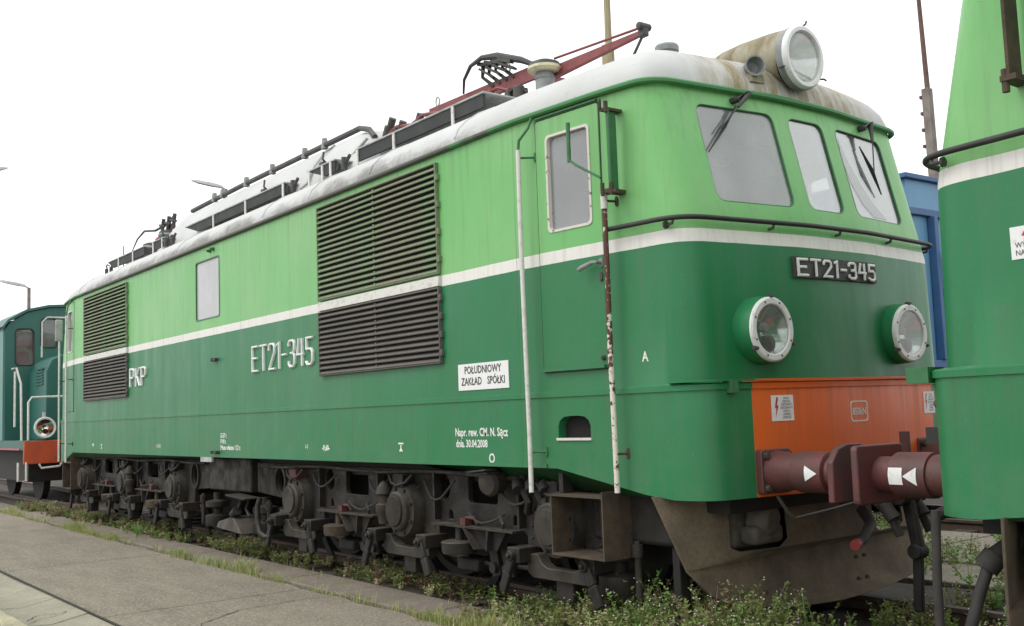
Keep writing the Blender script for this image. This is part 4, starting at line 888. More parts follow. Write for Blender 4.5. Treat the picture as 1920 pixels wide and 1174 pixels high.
# wedge shaped box and bent pipe between the bogies
mb = MB(); mb.add([(.55, .02, .30), (1.25, .02, .27), (1.25, .45, .27), (.55, .45, .30), (.62, .02, .37), (.86, .08, .43), (1.12, .02, .37), (.62, .45, .42), (1.12, .45, .42), (.86, .45, .44)], [(0, 1, 2, 3), (0, 4, 5, 6, 1), (4, 7, 9, 5), (5, 9, 8, 6), (1, 6, 8, 2), (0, 3, 7, 4), (3, 2, 8, 9, 7)]); mb.build('sand_box', 'under2', loco, bevel=.01)
mb = MB(); mb.tube([(1.52, .12, .66), (1.50, .10, .58), (1.53, .08, .44), (1.62, .07, .31), (1.74, .07, .28), (1.86, .08, .29)], .026, 10); mb.build('bent_pipe', 'under', loco)
mb = MB(); mb.bar((.75, .15, .66), (1.25, .15, .63), .2, .015); mb.tube([(1.0, .14, .64), (.98, .12, .55), (.9, .12, .47)], .02, 8); mb.cyl((.86, .1, .45), (.96, .1, .50), .05, n=10); mb.tube([(1.18, .14, .62), (1.15, .12, .52), (1.24, .12, .45)], .015, 6); mb.build('pipe_bracket', 'under', loco)
# step box below the door
sb = MB(); X0, X1_, YF, YB, Z0, Z1 = 6.47, 6.955, -.02, .24, .515, .905
sb.box(X0, X1_, YF, YB, Z1 - .012, Z1); steps = sb.build('cab_step', 'rust_step', loco)
sb = MB(); sb.box(X0, X1_, YF, YB, Z0, Z0 + .014); sb.build('step_tread', 'rust_step', steps)
sb = MB(); sb.box(X0 - .012, X0 - .001, YF, YB, Z0 - .002, Z1 + .002); sb.build('step_side', 'rust_step', steps)
sb = MB(); sb.box(X1_ + .001, X1_ + .013, YF, YB + .06, Z0 - .002, Z1 + .03); sb.build('step_side', 'rust_step', steps)
sb = MB(); sb.box(X0 - .012, X0 + .03, .06, .14, Z1 + .002, 1.06); sb.build('step_bracket', 'under', steps)
# snow plough
PL = [(.05, .915), (.22, .47), (.36, .32), (.55, .23), (.95, .185), (1.45, .17), (1.95, .185), (2.35, .205), (2.62, .235), (2.74, .50), (2.85, .915), (2.33, .915), (2.35, .58), (2.28, .55), (1.98, .55), (1.9, .60), (1.9, .80), (1.0, .80), (1.0, .60), (.92, .55), (.60, .55), (.53, .58), (.55, .915)]
def mapP(y, z, d): return (7.60 - .22 * ((y - YC) / 1.4) ** 2 - .08 * z + .02 + d, y, z)
def plough(parent):
    # denser outline so that it follows the curve
    Q = []
    for i, p in enumerate(PL):
        q = PL[(i + 1) % len(PL)]; n = max(1, int(math.dist(p, q) / .12))
        Q += [(p[0] + (q[0] - p[0]) * k / n, p[1] + (q[1] - p[1]) * k / n) for k in range(n)]
    return plate('snow_plough', Q, [], .016, mapP, 'plough', parent, .003)
pg = plough(loco)
for y, z in ((1.62, .42), (1.72, .42), (1.62, .28), (1.72, .28), (.75, .3)):
    mb = MB(); a_ = mapP(y, z, .014); mb.cyl(a_, (a_[0] + .02, a_[1], a_[2]), .014, n=6); mb.build('bolt', 'rust_step', pg)
mb = MB(); mb.box(7.30, 7.46, .60, .96, .56, .90); mb.cyl((7.46, .80, .74), (7.60, .82, .72), .13, .10, 10); mb.box(7.44, 7.58, .66, .94, .585, .70); mb.build('end_casting', 'casting', loco, bevel=.03)
mb = MB(); mb.bar((7.30, .30, .12), (7.30, .30, .60), .09, .06, (1, 0, 0)); mb.build('guard_iron', 'under_dark', loco, bevel=.008)
mb = MB(); mb.box(7.40, 7.62, .40, 2.5, .80, .90); mb.build('head_stock', 'under_dark', loco)
mb = MB(); mb.tube([(7.80, .62, .90), (7.84, .66, .80), (7.86, .70, .765), (7.92, 1.0, .80), (7.98, 1.25, .84)], .011, 6); mb.build('uncoupling_handle', 'dark_metal', loco)
mb = MB(); mb.tube([(7.72, 1.55, .74), (7.82, 1.5, .66), (7.9, 1.28, .58), (7.93, 1.18, .575)], [.035, .035, .03, .026], 10); hs = mb.build('brake_hose', 'hose', loco)
mb = MB(); mb.cyl((7.93, 1.19, .575), (7.95, 1.13, .57), .032, n=12); mb.build('hose_end', 'hose_red', hs)
# ------------------------------------------------------------------ buffers and coupling
def buffer(y, parent, sg, ox, head):
    """sg = +1 pointing to +X from plane ox"""
    z = 1.045; ax = Vector((sg, 0, 0))
    def bx(a, b_, *r): return (min(ox + sg * a, ox + sg * b_), max(ox + sg * a, ox + sg * b_), *r)
    mb = MB(); mb.prism(rrect(y - .135, y + .135, z - .13, z + .13, .02, 3), lambda u, v, d: (ox + sg * d, u, v), -.092, -.045); bf = mb.build('buffer_flange', 'buffer', parent, bevel=.006)
    for a, b_ in ((-.10, -.095), (-.10, .095), (.10, -.095), (.10, .095)):
        mb = MB(); mb.cyl((ox - sg * .045, y + a, z + b_), (ox - sg * .018, y + a, z + b_), .02, n=6); mb.build('bolt', 'rust_step', bf)
    mb = MB(); mb.lathe((ox + sg * .03, y, z), ax, [(-.075, .122), (.04, .108), (.10, .106), (.105, .118), (.135, .12), (.31, .118), (.32, .10)], 32); mb.build('buffer_sleeve', 'buffer', bf, angle=30)
    mb = MB(); mb.cyl((ox + sg * .34, y, z), (ox + sg * .452, y, z), .095, n=28); mb.build('buffer_plunger', 'buffer', bf)
    if head == 'round':
        P = [(y - .20, z - .15), (y + .20, z - .15), (y + .20, z + .07), (y + .14, z + .14), (y + .06, z + .165), (y - .06, z + .165), (y - .14, z + .14), (y - .20, z + .07)]
    else:
        P = rquad([(y - .215, z - .155), (y + .215, z - .155), (y + .215, z + .16), (y - .215, z + .16)], .03, 3)
    mb = MB(); mb.prism(P, lambda u, v, d: (ox + sg * d, u, v), .450, .492); mb.build('buffer_head', 'buffer', bf, bevel=.008)
    return bf
def cylmark(polys, y, z, r, ox, parent):
    mb = MB()
    for P in polys:
        Q = []
        for i, p in enumerate(P):
            q = P[(i + 1) % len(P)]; Q += [(p[0] + (q[0] - p[0]) * k / 4, p[1] + (q[1] - p[1]) * k / 4) for k in range(4)]
        V = [(ox + u, y - r * math.cos(v / r), z + r * math.sin(v / r)) for u, v in Q]; cx_ = sum(p[0] for p in P) / len(P); cv = sum(p[1] for p in P) / len(P)
        V.append((ox + cx_, y - r * math.cos(cv / r), z + r * math.sin(cv / r))); n = len(Q)
        mb.add(V, [(i, (i + 1) % n, n) for i in range(n)])
    return mb.build('buffer_mark', 'letter', parent)
BFX = 7.846
b1 = buffer(.63, loco, 1, BFX, 'round'); buffer(2.27, loco, 1, BFX, 'round')
cylmark([[(.24, .045), (.24, -.045), (.325, 0)]], .63, 1.045, .1225, BFX, b1)
mb = MB(); mb.box(8.05, 8.1, 1.52, 1.56, 1.0, 1.24); mb.build('coupling_handle', 'buffer', loco)
mb = MB(); mb.box(7.75, 7.98, 1.34, 1.56, .93, 1.08); mb.bar((7.95, 1.45, 1.0), (8.12, 1.45, .86), .08, .06); mb.bar((8.12, 1.45, .86), (8.18, 1.45, .50), .05, .07, (1, 0, 0)); mb.cyl((8.17, 1.40, .52), (8.17, 1.50, .52), .048, n=14); mb.bar((8.17, 1.45, .52), (8.15, 1.45, .16), .04, .06, (1, 0, 0)); mb.cyl((8.10, 1.36, .86), (8.10, 1.54, .86), .07, n=14); mb.build('screw_coupling', 'under_dark', loco, bevel=.01)
for dx, yy in ((.0, 1.30), (.03, 1.62)):
    mb = MB(); mb.tube([(7.75, yy, .80), (7.95, yy, .86), (8.10, yy, .74), (8.14, yy + .02, .62)], .027, 10); mb.cyl((8.05, yy, .82), (8.12, yy, .72), .042, n=12); mb.build('brake_hose', 'hose', loco)

# ------------------------------------------------------------------ the second locomotive, coupled nose to nose
L2X = 2 * 8.4 - XC
loco2 = thing('electric_locomotive', 'green locomotive end cropped by the right picture edge, buffers touching the ET21-345 engine', 'locomotive', (L2X, YC, 0))
loco2.rotation_euler = (0, 0, math.pi)
COPY = {'body_shell', 'roof', 'rain_gutter', 'body_rib', 'underframe', 'windscreen_pane', 'window_seal', 'front_grab_rail', 'cab_bulkhead', 'ledge_bracket',
        'snow_plough', 'head_stock', 'cab_floor', 'bottom_edge_strip'}
def base(o): return o.name.split('.')[0]
def copy_part(o, parent):
    c = o.copy(); COL.objects.link(c); c.parent = parent
    for ch in o.children: copy_part(ch, c)
    return c
for o in list(loco.children):
    if base(o) in COPY or (base(o) == 'bogie_frame'): copy_part(o, loco2)
ROOT = Vector((0, 0, 0))
# parts of the second locomotive are written in the same world coordinates, mirrored about the buffers (x -> 16.8 - x)
pivot2 = Matrix.Translation((L2X, YC, 0)) @ Matrix.Rotation(math.pi, 4, 'Z')
inv2 = pivot2.inverted()
def fit2(o):
    o.data.transform(inv2); return o
def mx2(f): return lambda u, v, d: (16.8 - f(u, v, d)[0], f(u, v, d)[1], f(u, v, d)[2])
for yy in (.63, 2.27):
    b2 = buffer(yy, None, -1, 16.8 - BFX, 'square'); fit2(b2); b2.parent = loco2
    for ch in b2.children: fit2(ch)
    if yy < 1:
        mk = cylmark([[(-.335 + .08, .045), (-.335 + .08, -.045), (-.335, -.045), (-.335, .045)], [(-.252, 0), (-.175, -.048), (-.175, .048)]], yy, 1.045, .1225, 16.8 - BFX, None); mk.data.name = 'mark'; fit2(mk); mk.parent = b2
mb = MB(); mb.prism([(7.02, 2.028), (7.22, 2.028), (7.22, 2.17), (7.02, 2.17)], mx2(mapS), 0, .004); s2 = fit2(mb.build('warning_sign', 'letter', None)); s2.parent = loco2
def mT(u, v, d): return mx2(mapS)(16.8 - u, v, d)
o = text('lettering', 'WYSOKIE\nNAPI\u0118CIE', .034, 9.60, 2.078, mT, 'text_dark', None, .9, .006); fit2(o); o.parent = s2
o = flat([[(9.655, 2.160), (9.632, 2.128), (9.646, 2.126), (9.640, 2.095), (9.664, 2.134), (9.65, 2.136), (9.67, 2.160)]], mT, 'lightning_mark', 'text_red', None, .006); fit2(o); o.parent = s2
o = text('stencil_lettering', 'A', .085, 9.625, 1.86, mT, 'paint_text', None, .8, .002, bold=.002); fit2(o); o.parent = loco2
mb = MB(); mb.box(9.695, 9.71, -.06, .05, 2.80, 3.30); mb.box(9.665, 9.735, -.06, .09, 2.775, 2.80); mb.cyl((9.68, -.04, 2.73), (9.68, -.04, 2.83), .016)
o = fit2(mb.build('folded_mirror', 'rust_step', None)); o.parent = loco2
# step frame / skirt ledge bracket, hoses and pipes under the second locomotive
mb = MB(); mb.box(8.985, 9.10, .16, .30, 1.515, 1.59); o = fit2(mb.build('ledge_bracket', 'dark_green', None)); o.parent = loco2
mb = MB(); mb.tube([(9.13, .09, .93), (9.12, .08, .6), (9.115, .08, .30), (9.14, .08, .12)], .021, 10); o = fit2(mb.build('drain_pipe', 'hose', None)); o.parent = loco2
mb = MB(); mb.tube([(9.42, .40, .82), (9.34, .34, .76), (9.27, .28, .70)], .044, 12); mb.cyl((9.29, .30, .72), (9.25, .27, .66), .058, n=14); mb.tube([(9.265, .28, .68), (9.24, .22, .55), (9.20, .15, .33), (9.18, .10, .16)], .027, 10); o = fit2(mb.build('brake_hose', 'hose', None)); o.parent = loco2
mb = MB(); mb.tube([(9.36, .5, .92), (9.32, .45, .84), (9.30, .42, .76)], .03, 8); mb.tube([(9.28, .55, .92), (9.35, .5, .80), (9.42, .48, .72)], .02, 8); o = fit2(mb.build('pipe', 'hose', None)); o.parent = loco2
mb = MB(); mb.box(9.36, 9.66, .42, .80, .60, .92); o = fit2(mb.build('end_casting', 'under_dark', None, bevel=.02)); o.parent = loco2
mb = MB(); mb.tube([(8.85, 1.30, .80), (8.6, 1.30, .86), (8.4, 1.32, .76)], .035, 10); mb.tube([(8.9, 1.7, .9), (8.5, 1.7, .86)], .03, 8); o = fit2(mb.build('coupler_hose', 'hose', None)); o.parent = loco2
mb = MB(); mb.tube([(8.93, 2.35, 1.6), (8.93, 2.35, 2.0), (8.95, 2.45, 2.02)], .01, 6); o = fit2(mb.build('small_rail', 'lamp_grey', None)); o.parent = loco2
mb = MB(); mb.tube([(9.0, .62, 1.33), (8.95, .58, 1.36), (8.93, .5, 1.42)], .022, 8); mb.box(8.92, 9.0, .40, .56, 1.22, 1.30); o = fit2(mb.build('jumper_socket', 'black', None)); o.parent = loco2
ROOT = Vector((0, 0, 0))

# ------------------------------------------------------------------ diesel shunter behind the locomotive, on the left
sh = thing('diesel_shunter', 'dark teal shunting engine with white hand rails and orange buffer beam behind the locomotive', 'shunter', (-12.0, YC, 0))
BX = -9.2
mb = MB(); mb.box(BX - .08, BX, .16, 2.74, .80, 1.23); mb.build('buffer_beam', 'orange_beam', sh, bevel=.015)
mb = MB(); mb.box(-16, BX - .08, .16, 2.74, 1.06, 1.24); mb.build('running_plate', 'teal', sh)
mb = MB(); mb.box(-16, BX - .3, .14, .16, 1.06, 1.09); mb.build('red_lining', 'pink', sh)
hp = [(.62, 1.24), (.62, 2.55), (.72, 2.78), (.95, 2.88), (1.95, 2.88), (2.18, 2.78), (2.28, 2.55), (2.28, 1.24)]
mb = MB(); mb.prism(hp, lambda y, z, d: (d, y, z), -11.0, -9.55); mb.build('engine_hood', 'teal', sh, bevel=.02)
for k in range(6):
    mb = MB(); mb.box(-10.3, -9.75, .60, .62, 2.3 + .06 * k, 2.33 + .06 * k); mb.build('hood_louvre', 'teal', sh)
cp = [(.18, 1.24), (.16, 3.45), (.26, 3.60), (.60, 3.82), (1.0, 3.92), (1.45, 3.95), (1.9, 3.92), (2.30, 3.82), (2.64, 3.60), (2.74, 3.45), (2.72, 1.24)]
def mapC(y, z, d): return (-11.0 + d, y, z)
CW = [rrect(.36, .71, 2.74, 3.48, .08), rrect(.84, 1.16, 3.10, 3.70, .08), rrect(1.74, 2.06, 3.10, 3.70, .08), rrect(2.19, 2.54, 2.74, 3.48, .08)]
plate('cab_front_wall', cp, [c[::-1] for c in CW], .05, mapC, 'teal', sh)
for P in CW:
    mb = MB(); mb.prism(P, mapC, .012, .018); pn = mb.build('cab_window_pane', 'glass_lamp', sh)
    mb = MB(); mb.tube([mapC(y, z, .052) for y, z in P], .014, 6, closed=True); mb.build('window_seal', 'black', pn)
mb = MB(); mb.prism(cp, mapC, -2.3, -2.25); mb.build('cab_rear_wall', 'teal', sh)
for y in (.165, 2.70):
    mb = MB(); mb.box(-13.25, -11.0, y - .02, y + .03, 1.24, 2.7); mb.box(-13.25, -12.6, y - .02, y + .03, 2.7, 3.5); mb.box(-11.6, -11.0, y - .02, y + .03, 2.7, 3.5); mb.build('cab_side_wall', 'teal_pale', sh)
rp = cp[1:-1]; n = len(rp); V = []; F = []
for dx in (.1, -2.4):
    for k in (0, .05): V += [(-11.0 + dx, YC + (y - YC) * (1.03 + k * .2), z + k + .01) for y, z in rp]
F = [(i, i + 1, 2 * n + i + 1, 2 * n + i) for i in range(n - 1)] + [(n + i, 3 * n + i, 3 * n + i + 1, n + i + 1) for i in range(n - 1)] + [(i, n + i, n + i + 1, i + 1) for i in range(n - 1)] + [(2 * n + i, 2 * n + i + 1, 3 * n + i + 1, 3 * n + i) for i in range(n - 1)]
mb = MB(); mb.add(V, F); mb.build('cab_roof', 'teal', sh)
mb = MB(); mb.box(-12.3, -12.1, .5, 1.2, 2.7, 3.4); mb.build('cab_seat', 'pink', sh)
def wrail(pts): 
    mb = MB(); mb.tube(pts, .02, 8); return mb.build('hand_rail', 'white_paint', sh)
wrail([(BX, .23, 1.24), (BX, .23, 1.95), (BX, .29, 2.04), (BX, .75, 2.05), (BX, 1.2, 2.05)]); wrail([(BX, 2.67, 1.24), (BX, 2.67, 1.95), (BX, 2.61, 2.04), (BX, 2.1, 2.05)])
wrail([(BX - .2, -.02, 2.58), (BX - .2, .06, 2.60), (BX - .1, .12, 2.30), (BX - .02, .12, 1.24)]); wrail([(BX - .5, .1, 2.55), (BX - .5, .1, 1.5)])
wrail([(-10.95, .86, 2.9), (-10.95, .86, 3.62), (-10.9, .95, 3.72), (-10.9, 1.3, 3.72)])
wrail([(BX, .06, .84), (BX, .06, .50), (BX, .20, .50), (BX, .20, .84)]); wrail([(BX + .02, .42, .80), (BX + .02, .46, .72), (BX + .02, .78, .74), (BX + .02, .82, .80)])
mb = MB(); mb.lathe((BX - .12, .52, 1.47), (1, 0, 0), [(0, .1), (.06, .17), (.15, .19)], 30, False); lm = mb.build('head_lamp', 'teal_pale', sh)
mb = MB(); mb.lathe((BX + .03, .52, 1.47), (1, 0, 0), [(0, .155), (.015, .16), (.02, .19), (-.01, .2), (-.02, .19)], 30, False); mb.build('ring', 'chrome_ring', lm)
mb = MB(); mb.lathe((BX + .03, .52, 1.47), (1, 0, 0), [(-.13 + .13 * (r / .155) ** 2, max(r, .001)) for r in np.linspace(0, .155, 8)], 28, False); mb.build('reflector', 'reflector', lm, angle=80)
mb = MB(); mb.cyl((BX + .03, .52, 1.40), (BX + .05, .52, 1.40), .05, n=16); mb.build('marker_lens', 'red_lens', lm)
mb = MB(); mb.box(BX - .1, BX - .03, .50, .54, 1.66, 1.76); mb.build('lamp_bracket', 'lamp_grey', lm)
mb = MB(); mb.box(-15.5, BX - .5, .35, 2.55, .45, 1.06); mb.build('underframe', 'under_dark', sh)
for x in (-10.6, -13.0):
    for y in (GY0, GY1):
        mb = MB(); mb.lathe((x, y - .06, .55), (0, 1, 0), [(0, .5), (.12, .5)], 30); mb.build('wheel', 'under_dark', sh)
for y in (1.0, 2.2):
    mb = MB(); mb.cyl((BX, y, 1.0), (BX + .4, y, 1.0), .11, n=20); mb.cyl((BX + .4, y, 1.0), (BX + .44, y, 1.0), .2, n=24); mb.build('buffer', 'under_dark', sh)

# rear end: hand rails and steps of the big locomotive at its far end
ROOT = Vector((XC, YC, 0))
for x, y in ((-5.35, -.07), (-6.05, .0)):
    mb = MB(); mb.tube([(x, y, 3.2), (x, y, .92)], .016, 8); h = mb.build('door_hand_rail', 'white_paint', loco)
    for z in (3.0, 2.2, 1.2): standoff(x - .02, z, .07, 'dark_metal', parent=h, sx=.04)
mb = MB(); mb.tube([(-5.35, -.07, 3.2), (-5.38, -.04, 3.35), (-5.40, .02, 3.45)], .012, 6); mb.build('rail_top_stay', 'dark_green', loco)
mb = MB(); mb.ring(mirx(rrect(6.400, 6.997, 1.693, 3.418, .015, 2)), mirx(DOOR), mapS, -.004, .0015); mb.build('door_gap', 'black', loco)
d2 = plate('door', mirx(DOOR), [mirx(DWIN)[::-1]], .016, lambda u, v, d: mapS(u, v, d - .008), 'body', loco, .003); pane_set(mirx(DWIN), lambda u, v, d: mapS(u, v, d + .01), 'glass_door', 'white_paint', d2)
mb = MB(); mb.box(-6.05, -6.02, -.07, .05, 2.85, 3.20); mb.build('folded_mirror', 'roof_grey', loco, bevel=.03)
mb = MB(); mb.box(-5.80, -5.35, .0, .24, .90, .915); mb.box(-5.80, -5.35, .0, .24, .50, .515); mb.box(-5.82, -5.80, .0, .24, .50, .92); mb.box(-5.35, -5.33, .0, .24, .50, 1.0); mb.build('cab_step', 'rust_step', loco)
for y in (.505, 2.37):
    mb = MB(); mb.cyl((2 * XC - BFX, y, 1.045), (2 * XC - BFX - .55, y, 1.045), .115, n=24); mb.box(2 * XC - BFX - .6, 2 * XC - BFX - .55, y - .2, y + .2, .89, 1.2); mb.build('buffer', 'buffer', loco)

# ------------------------------------------------------------------ blue wagon on the next track
ROOT = Vector((0, 0, 0))
bw_ = thing('goods_wagon', 'blue goods wagon with ribbed end wall on the next track behind', 'wagon', (1.0, 7.4, 0))
EX = 5.45; Y0, Y1 = 6.0, 8.75; ZB, ZT = 1.75, 3.86
mb = MB(); mb.box(-5.0, EX, Y0, Y1, ZB, ZT); mb.build('wagon_body', 'blue', bw_)
mb = MB(); mb.box(-5.05, EX + .06, Y0 - .06, Y1 + .06, ZT, ZT + .06); mb.build('top_rail', 'blue_dark', bw_, bevel=.01)
mb = MB(); mb.box(EX + .002, EX + .05, Y0 - .02, Y1 + .02, ZT - .40, ZT - .32); mb.build('end_wale', 'blue_dark', bw_, bevel=.008); mb = MB(); mb.box(EX + .002, EX + .07, Y0 - .02, Y1 + .02, ZB - .02, ZB + .10); mb.build('end_wale', 'blue_dark', bw_, bevel=.008)
mb = MB(); mb.box(EX + .002, EX + .012, Y0, Y1, ZT - .32, ZT - .002); mb.build('top_panel', 'blue', bw_)
for y in (Y0 + .42, Y0 + 1.1, Y0 + 1.8, Y0 + 2.4):
    mb = MB(); mb.box(EX + .004, EX + .10, y - .035, y + .035, ZB + .1, ZT - .40); mb.build('end_post', 'blue_dark', bw_, bevel=.008)
mb = MB(); mb.bar((EX + .05, Y0 + .46, 2.75), (EX + .05, Y0 + 1.08, 1.9), .06, .05, (1, 0, 0)); mb.build('end_brace', 'blue_dark', bw_)
for k in range(14):
    x = -4.6 + k * .75; mb = MB(); mb.box(x - .035, x + .035, Y0 - .08, Y0 - .002, ZB, ZT - .002); mb.build('side_post', 'blue_dark', bw_)
mb = MB(); mb.box(EX + .10, EX + .28, Y0 + .72, Y0 + 1.2, 2.93, 3.10); mb.box(EX + .12, EX + .26, Y0 + .82, Y0 + 1.2, 2.80, 2.93); mb.build('brown_block', 'brown_red', bw_, bevel=.01)
mb = MB(); mb.box(-5.0, EX, Y0 + .1, Y1 - .1, 1.05, ZB - .022); mb.build('underframe', 'blue_dark', bw_)
mb = MB(); mb.tube([(EX + .1, Y0 + 1.0, 1.2), (EX + .1, Y0 + 1.0, 2.25), (EX + .1, Y0 + 1.1, 2.3), (EX + .1, Y0 + 1.3, 2.3)], .018, 8); mb.build('hand_rail', 'lamp_grey', bw_)
for x in (3.9, 2.1, -2.2, -4.0):
    for y in (6.7, 8.02):
        mb = MB(); mb.lathe((x, y - .06, .5), (0, 1, 0), [(0, .44), (.12, .44)], 28); mb.build('wheel', 'under_dark', bw_)

# ------------------------------------------------------------------ lamps and masts beyond
def lamp_post(loc, h, head, label):
    t = thing('lamp_post', label, 'street lamp', loc, None); x, y, z = loc
    mb = MB(); mb.tube([(x, y, 0), (x, y, h)], [.09, .06], 12); mb.build('post', 'concrete_pole', t)
    mb = MB(); mb.tube([(x, y, h - .02), (x + head[0] * .3, y + head[1] * .3, h + .12)], .035, 8); mb.build('arm', 'lamp_grey', t)
    d = Vector((head[0], head[1], .0)).normalized(); a = Vector((x, y, h + .08)) + d * .12
    mb = MB(); sdv = Vector((-d.y, d.x, 0)); V = []
    for k, (s_, wd, th) in enumerate(((0, .10, .10), (.3, .17, .13), (.75, .17, .11), (.95, .08, .04))):
        c = a + d * s_ + Vector((0, 0, .22 * s_))
        for i, j in ((-1, -1), (1, -1), (.7, 1), (-.7, 1)): V.append(c + sdv * i * wd / 2 + Vector((0, 0, j * th / 2)))
    F = [(3, 2, 1, 0), (12, 13, 14, 15)]
    for k in range(3):
        for q in range(4): F.append((4 * k + q, 4 * k + (q + 1) % 4, 4 * k + 4 + (q + 1) % 4, 4 * k + 4 + q))
    mb.add(V, F); mb.build('lamp_head', 'lamp_grey', t, bevel=.02)
    return t
lamp_post((-30, 4.78, 0), 6.72, (-.3, -.7), 'thin lamp post above the shunter roof at the left')
lamp_post((-20, 8.45, 0), 8.92, (-.3, -.55), 'lamp head peeping over the roof of the green locomotive')
lamp_post((-20, .95, 0), 8.6, (-.05, 1.1), 'lamp cropped by the left picture edge high in the sky')
ms = thing('wooden_pole', 'thin tan pole rising behind the folded pantograph', 'pole', (-5.6, 12, 0))
mb = MB(); mb.tube([(-5.6, 12, 0), (-5.6, 12, 9.9)], [.17, .15], 14); mb.build('lower_post', 'wood_pole', ms)
mb = MB(); mb.tube([(-5.57, 12, 9.7), (-5.55, 12, 12.5)], [.085, .07], 12); mb.build('upper_post', 'wood_pole', ms)
ms = thing('signal_mast', 'slim rusty mast with concrete lower post behind the blue wagon', 'mast', (1.15, 14, 0))
mb = MB(); mb.bar((1.21, 14, 0), (1.13, 14, 7.35), .16, .15, (1, 0, 0)); mb.build('concrete_post', 'concrete_pole', ms, bevel=.01)
for k in range(9):
    mb = MB(); z = 4.6 + k * .32; mb.box(1.02, 1.06, 13.9, 14.1, z, z + .06); mb.build('climbing_step', 'rust_mast', ms)
mb = MB(); mb.tube([(1.15, 14, 7.2), (1.10, 14, 9.2), (1.06, 14, 11)], [.05, .04, .032], 10); mb.build('steel_pole', 'rust_mast', ms)

# ------------------------------------------------------------------ ground
ROOT = Vector((0, 0, 0))
def ground_mat(name, c1, c2, c3, scale=2.0, bump=.4, bs=50, speck=.5, rough=.9, streak=None):
    m, t, p = new_mat(name); b = NB(t); o = b.n('ShaderNodeNewGeometry').outputs['Position']
    v = b.mapping(o, streak) if streak else o
    c = b.mix(b.ramp(b.noise(v, scale, 7, .62), .35, .68), c1, c2)
    c = b.mix(b.ramp(b.noise(o, scale * .35, 5), .5, .75, 0, .6), c, c3)
    c = b.mix(b.ramp(b.noise(v, scale * 5, 6, .7), .5, .72, 0, .55), c, tuple(x * .55 for x in c1))
    g = b.noise(o, bs * 1.6, 3)
    c = b.mix(b.ramp(g, .48, .72, 0, speck), c, tuple(min(.8, x * 1.9) for x in c1)); c = b.mix(b.ramp(b.noise(o, bs * 2.3, 2), .55, .75, 0, speck), c, tuple(x * .4 for x in c1))
    b.link(c, p.inputs['Base Color']); p.inputs['Roughness'].default_value = rough; p.inputs['Specular IOR Level'].default_value = .3
    b.link(b.bump(b.noise(o, bs, 6, .7), bump, .02), p.inputs['Normal']); return m
M['soil'] = ground_mat('soil', (.060, .052, .040), (.035, .032, .026), (.075, .068, .045), 2.5, .6, 30, .35)
M['asphalt'] = ground_mat('worn_concrete', (.225, .198, .157), (.155, .136, .108), (.255, .225, .177), 1.9, .5, 34, .75, streak=(.5, 2.2, 1))
M['strip'] = ground_mat('old_concrete_strip', (.17, .145, .115), (.225, .195, .155), (.12, .105, .085), 2.4, .5, 32, .6)
M['trough'] = ground_mat('drain_slab', (.30, .285, .22), (.21, .205, .155), (.35, .33, .27), 2.2, .35, 45, .35)
M['kerb'] = ground_mat('kerb_concrete', (.40, .37, .25), (.26, .24, .16), (.34, .32, .25), 4, .5, 40, .4)
M['crack'] = pbr('joint_soil', (.03, .028, .02), .95, (.05, .05, .03), 12)
def struct(o): o['kind'] = 'structure'; return o
def sheet(name, x0, x1, y0, y1, z, mat, nx=1, ny=1, und=0.0):
    mb = MB(); V = []; F = []
    for i in range(nx + 1):
        for j in range(ny + 1):
            x = x0 + (x1 - x0) * i / nx; y = y0 + (y1 - y0) * j / ny
            V.append((x, y, z + (und * (math.sin(x * 2.1 + y) + math.sin(x * .7 - y * 3.3)) if und else 0)))
    for i in range(nx):
        for j in range(ny): a = i * (ny + 1) + j; F.append((a, a + ny + 1, a + ny + 2, a + 1))
    mb.add(V, F); return struct(mb.build(name, mat))
sheet('ground', -600, 600, -600, 600, -.14, 'soil')
# pavement in front: long cast bays, each bay its own slab
pv = struct(bpy.data.objects.new('pavement', None)); COL.objects.link(pv)
xs = [-40, -26, -16, -9.5, -4.6, -.2, 3.35, 6.6, 10.5, 14.5, 19, 26]
for a_, b_ in zip(xs[:-1], xs[1:]):
    mb = MB(); e = .008
    V = [(a_ + e, -1.97, -.03), (b_ - e, -1.97, -.03), (b_ - e, -.29, -.012), (a_ + e, -.29, -.012)]
    n = 10; top = [(a_ + e + (b_ - a_ - 2 * e) * k / n, -.29 + .03 * math.sin(k * 2.3 + a_) , -.012) for k in range(n + 1)]
    bot = [(a_ + e + (b_ - a_ - 2 * e) * k / n, -1.97, -.012) for k in range(n + 1)]
    P = bot + top[::-1]; V = P + [(x, y, -.2) for x, y, z in P]; k = len(P)
    mb.add(V, [tuple(range(k))] + [(i, (i + 1) % k, k + (i + 1) % k, k + i) for i in range(k)]); mb.build('paving_bay', 'asphalt', pv)
ds = struct(bpy.data.objects.new('drain_channel', None)); COL.objects.link(ds)
x = -12.0; i = 0
while x < 16:
    L = 1.0; mb = MB(); P = [(-1.985, -.02), (-2.12, -.045), (-2.26, -.07), (-2.42, -.06), (-2.525, -.03), (-2.525, -.2), (-1.985, -.2)]
    tilt = random.uniform(-.004, .004); V = [(xx, y, z + tilt) for xx in (x + .007, x + L - .007) for y, z in P]; k = len(P)
    mb.add(V, [tuple(range(k)), tuple(reversed(range(k, 2 * k)))] + [(q, (q + 1) % k, k + (q + 1) % k, k + q) for q in range(k)]); mb.build('channel_slab', 'trough', ds, bevel=.006); x += L
kb = struct(bpy.data.objects.new('kerb', None)); COL.objects.link(kb)
x = -12.0
while x < 16:
    mb = MB(); mb.box(x + .006, x + .994, -2.68, -2.54, -.2, .035 + random.uniform(-.004, .004)); mb.build('kerb_stone', 'kerb', kb, bevel=.015); x += 1.0
sheet('outer_yard', -60, 60, -60, -2.69, -.02, 'asphalt')
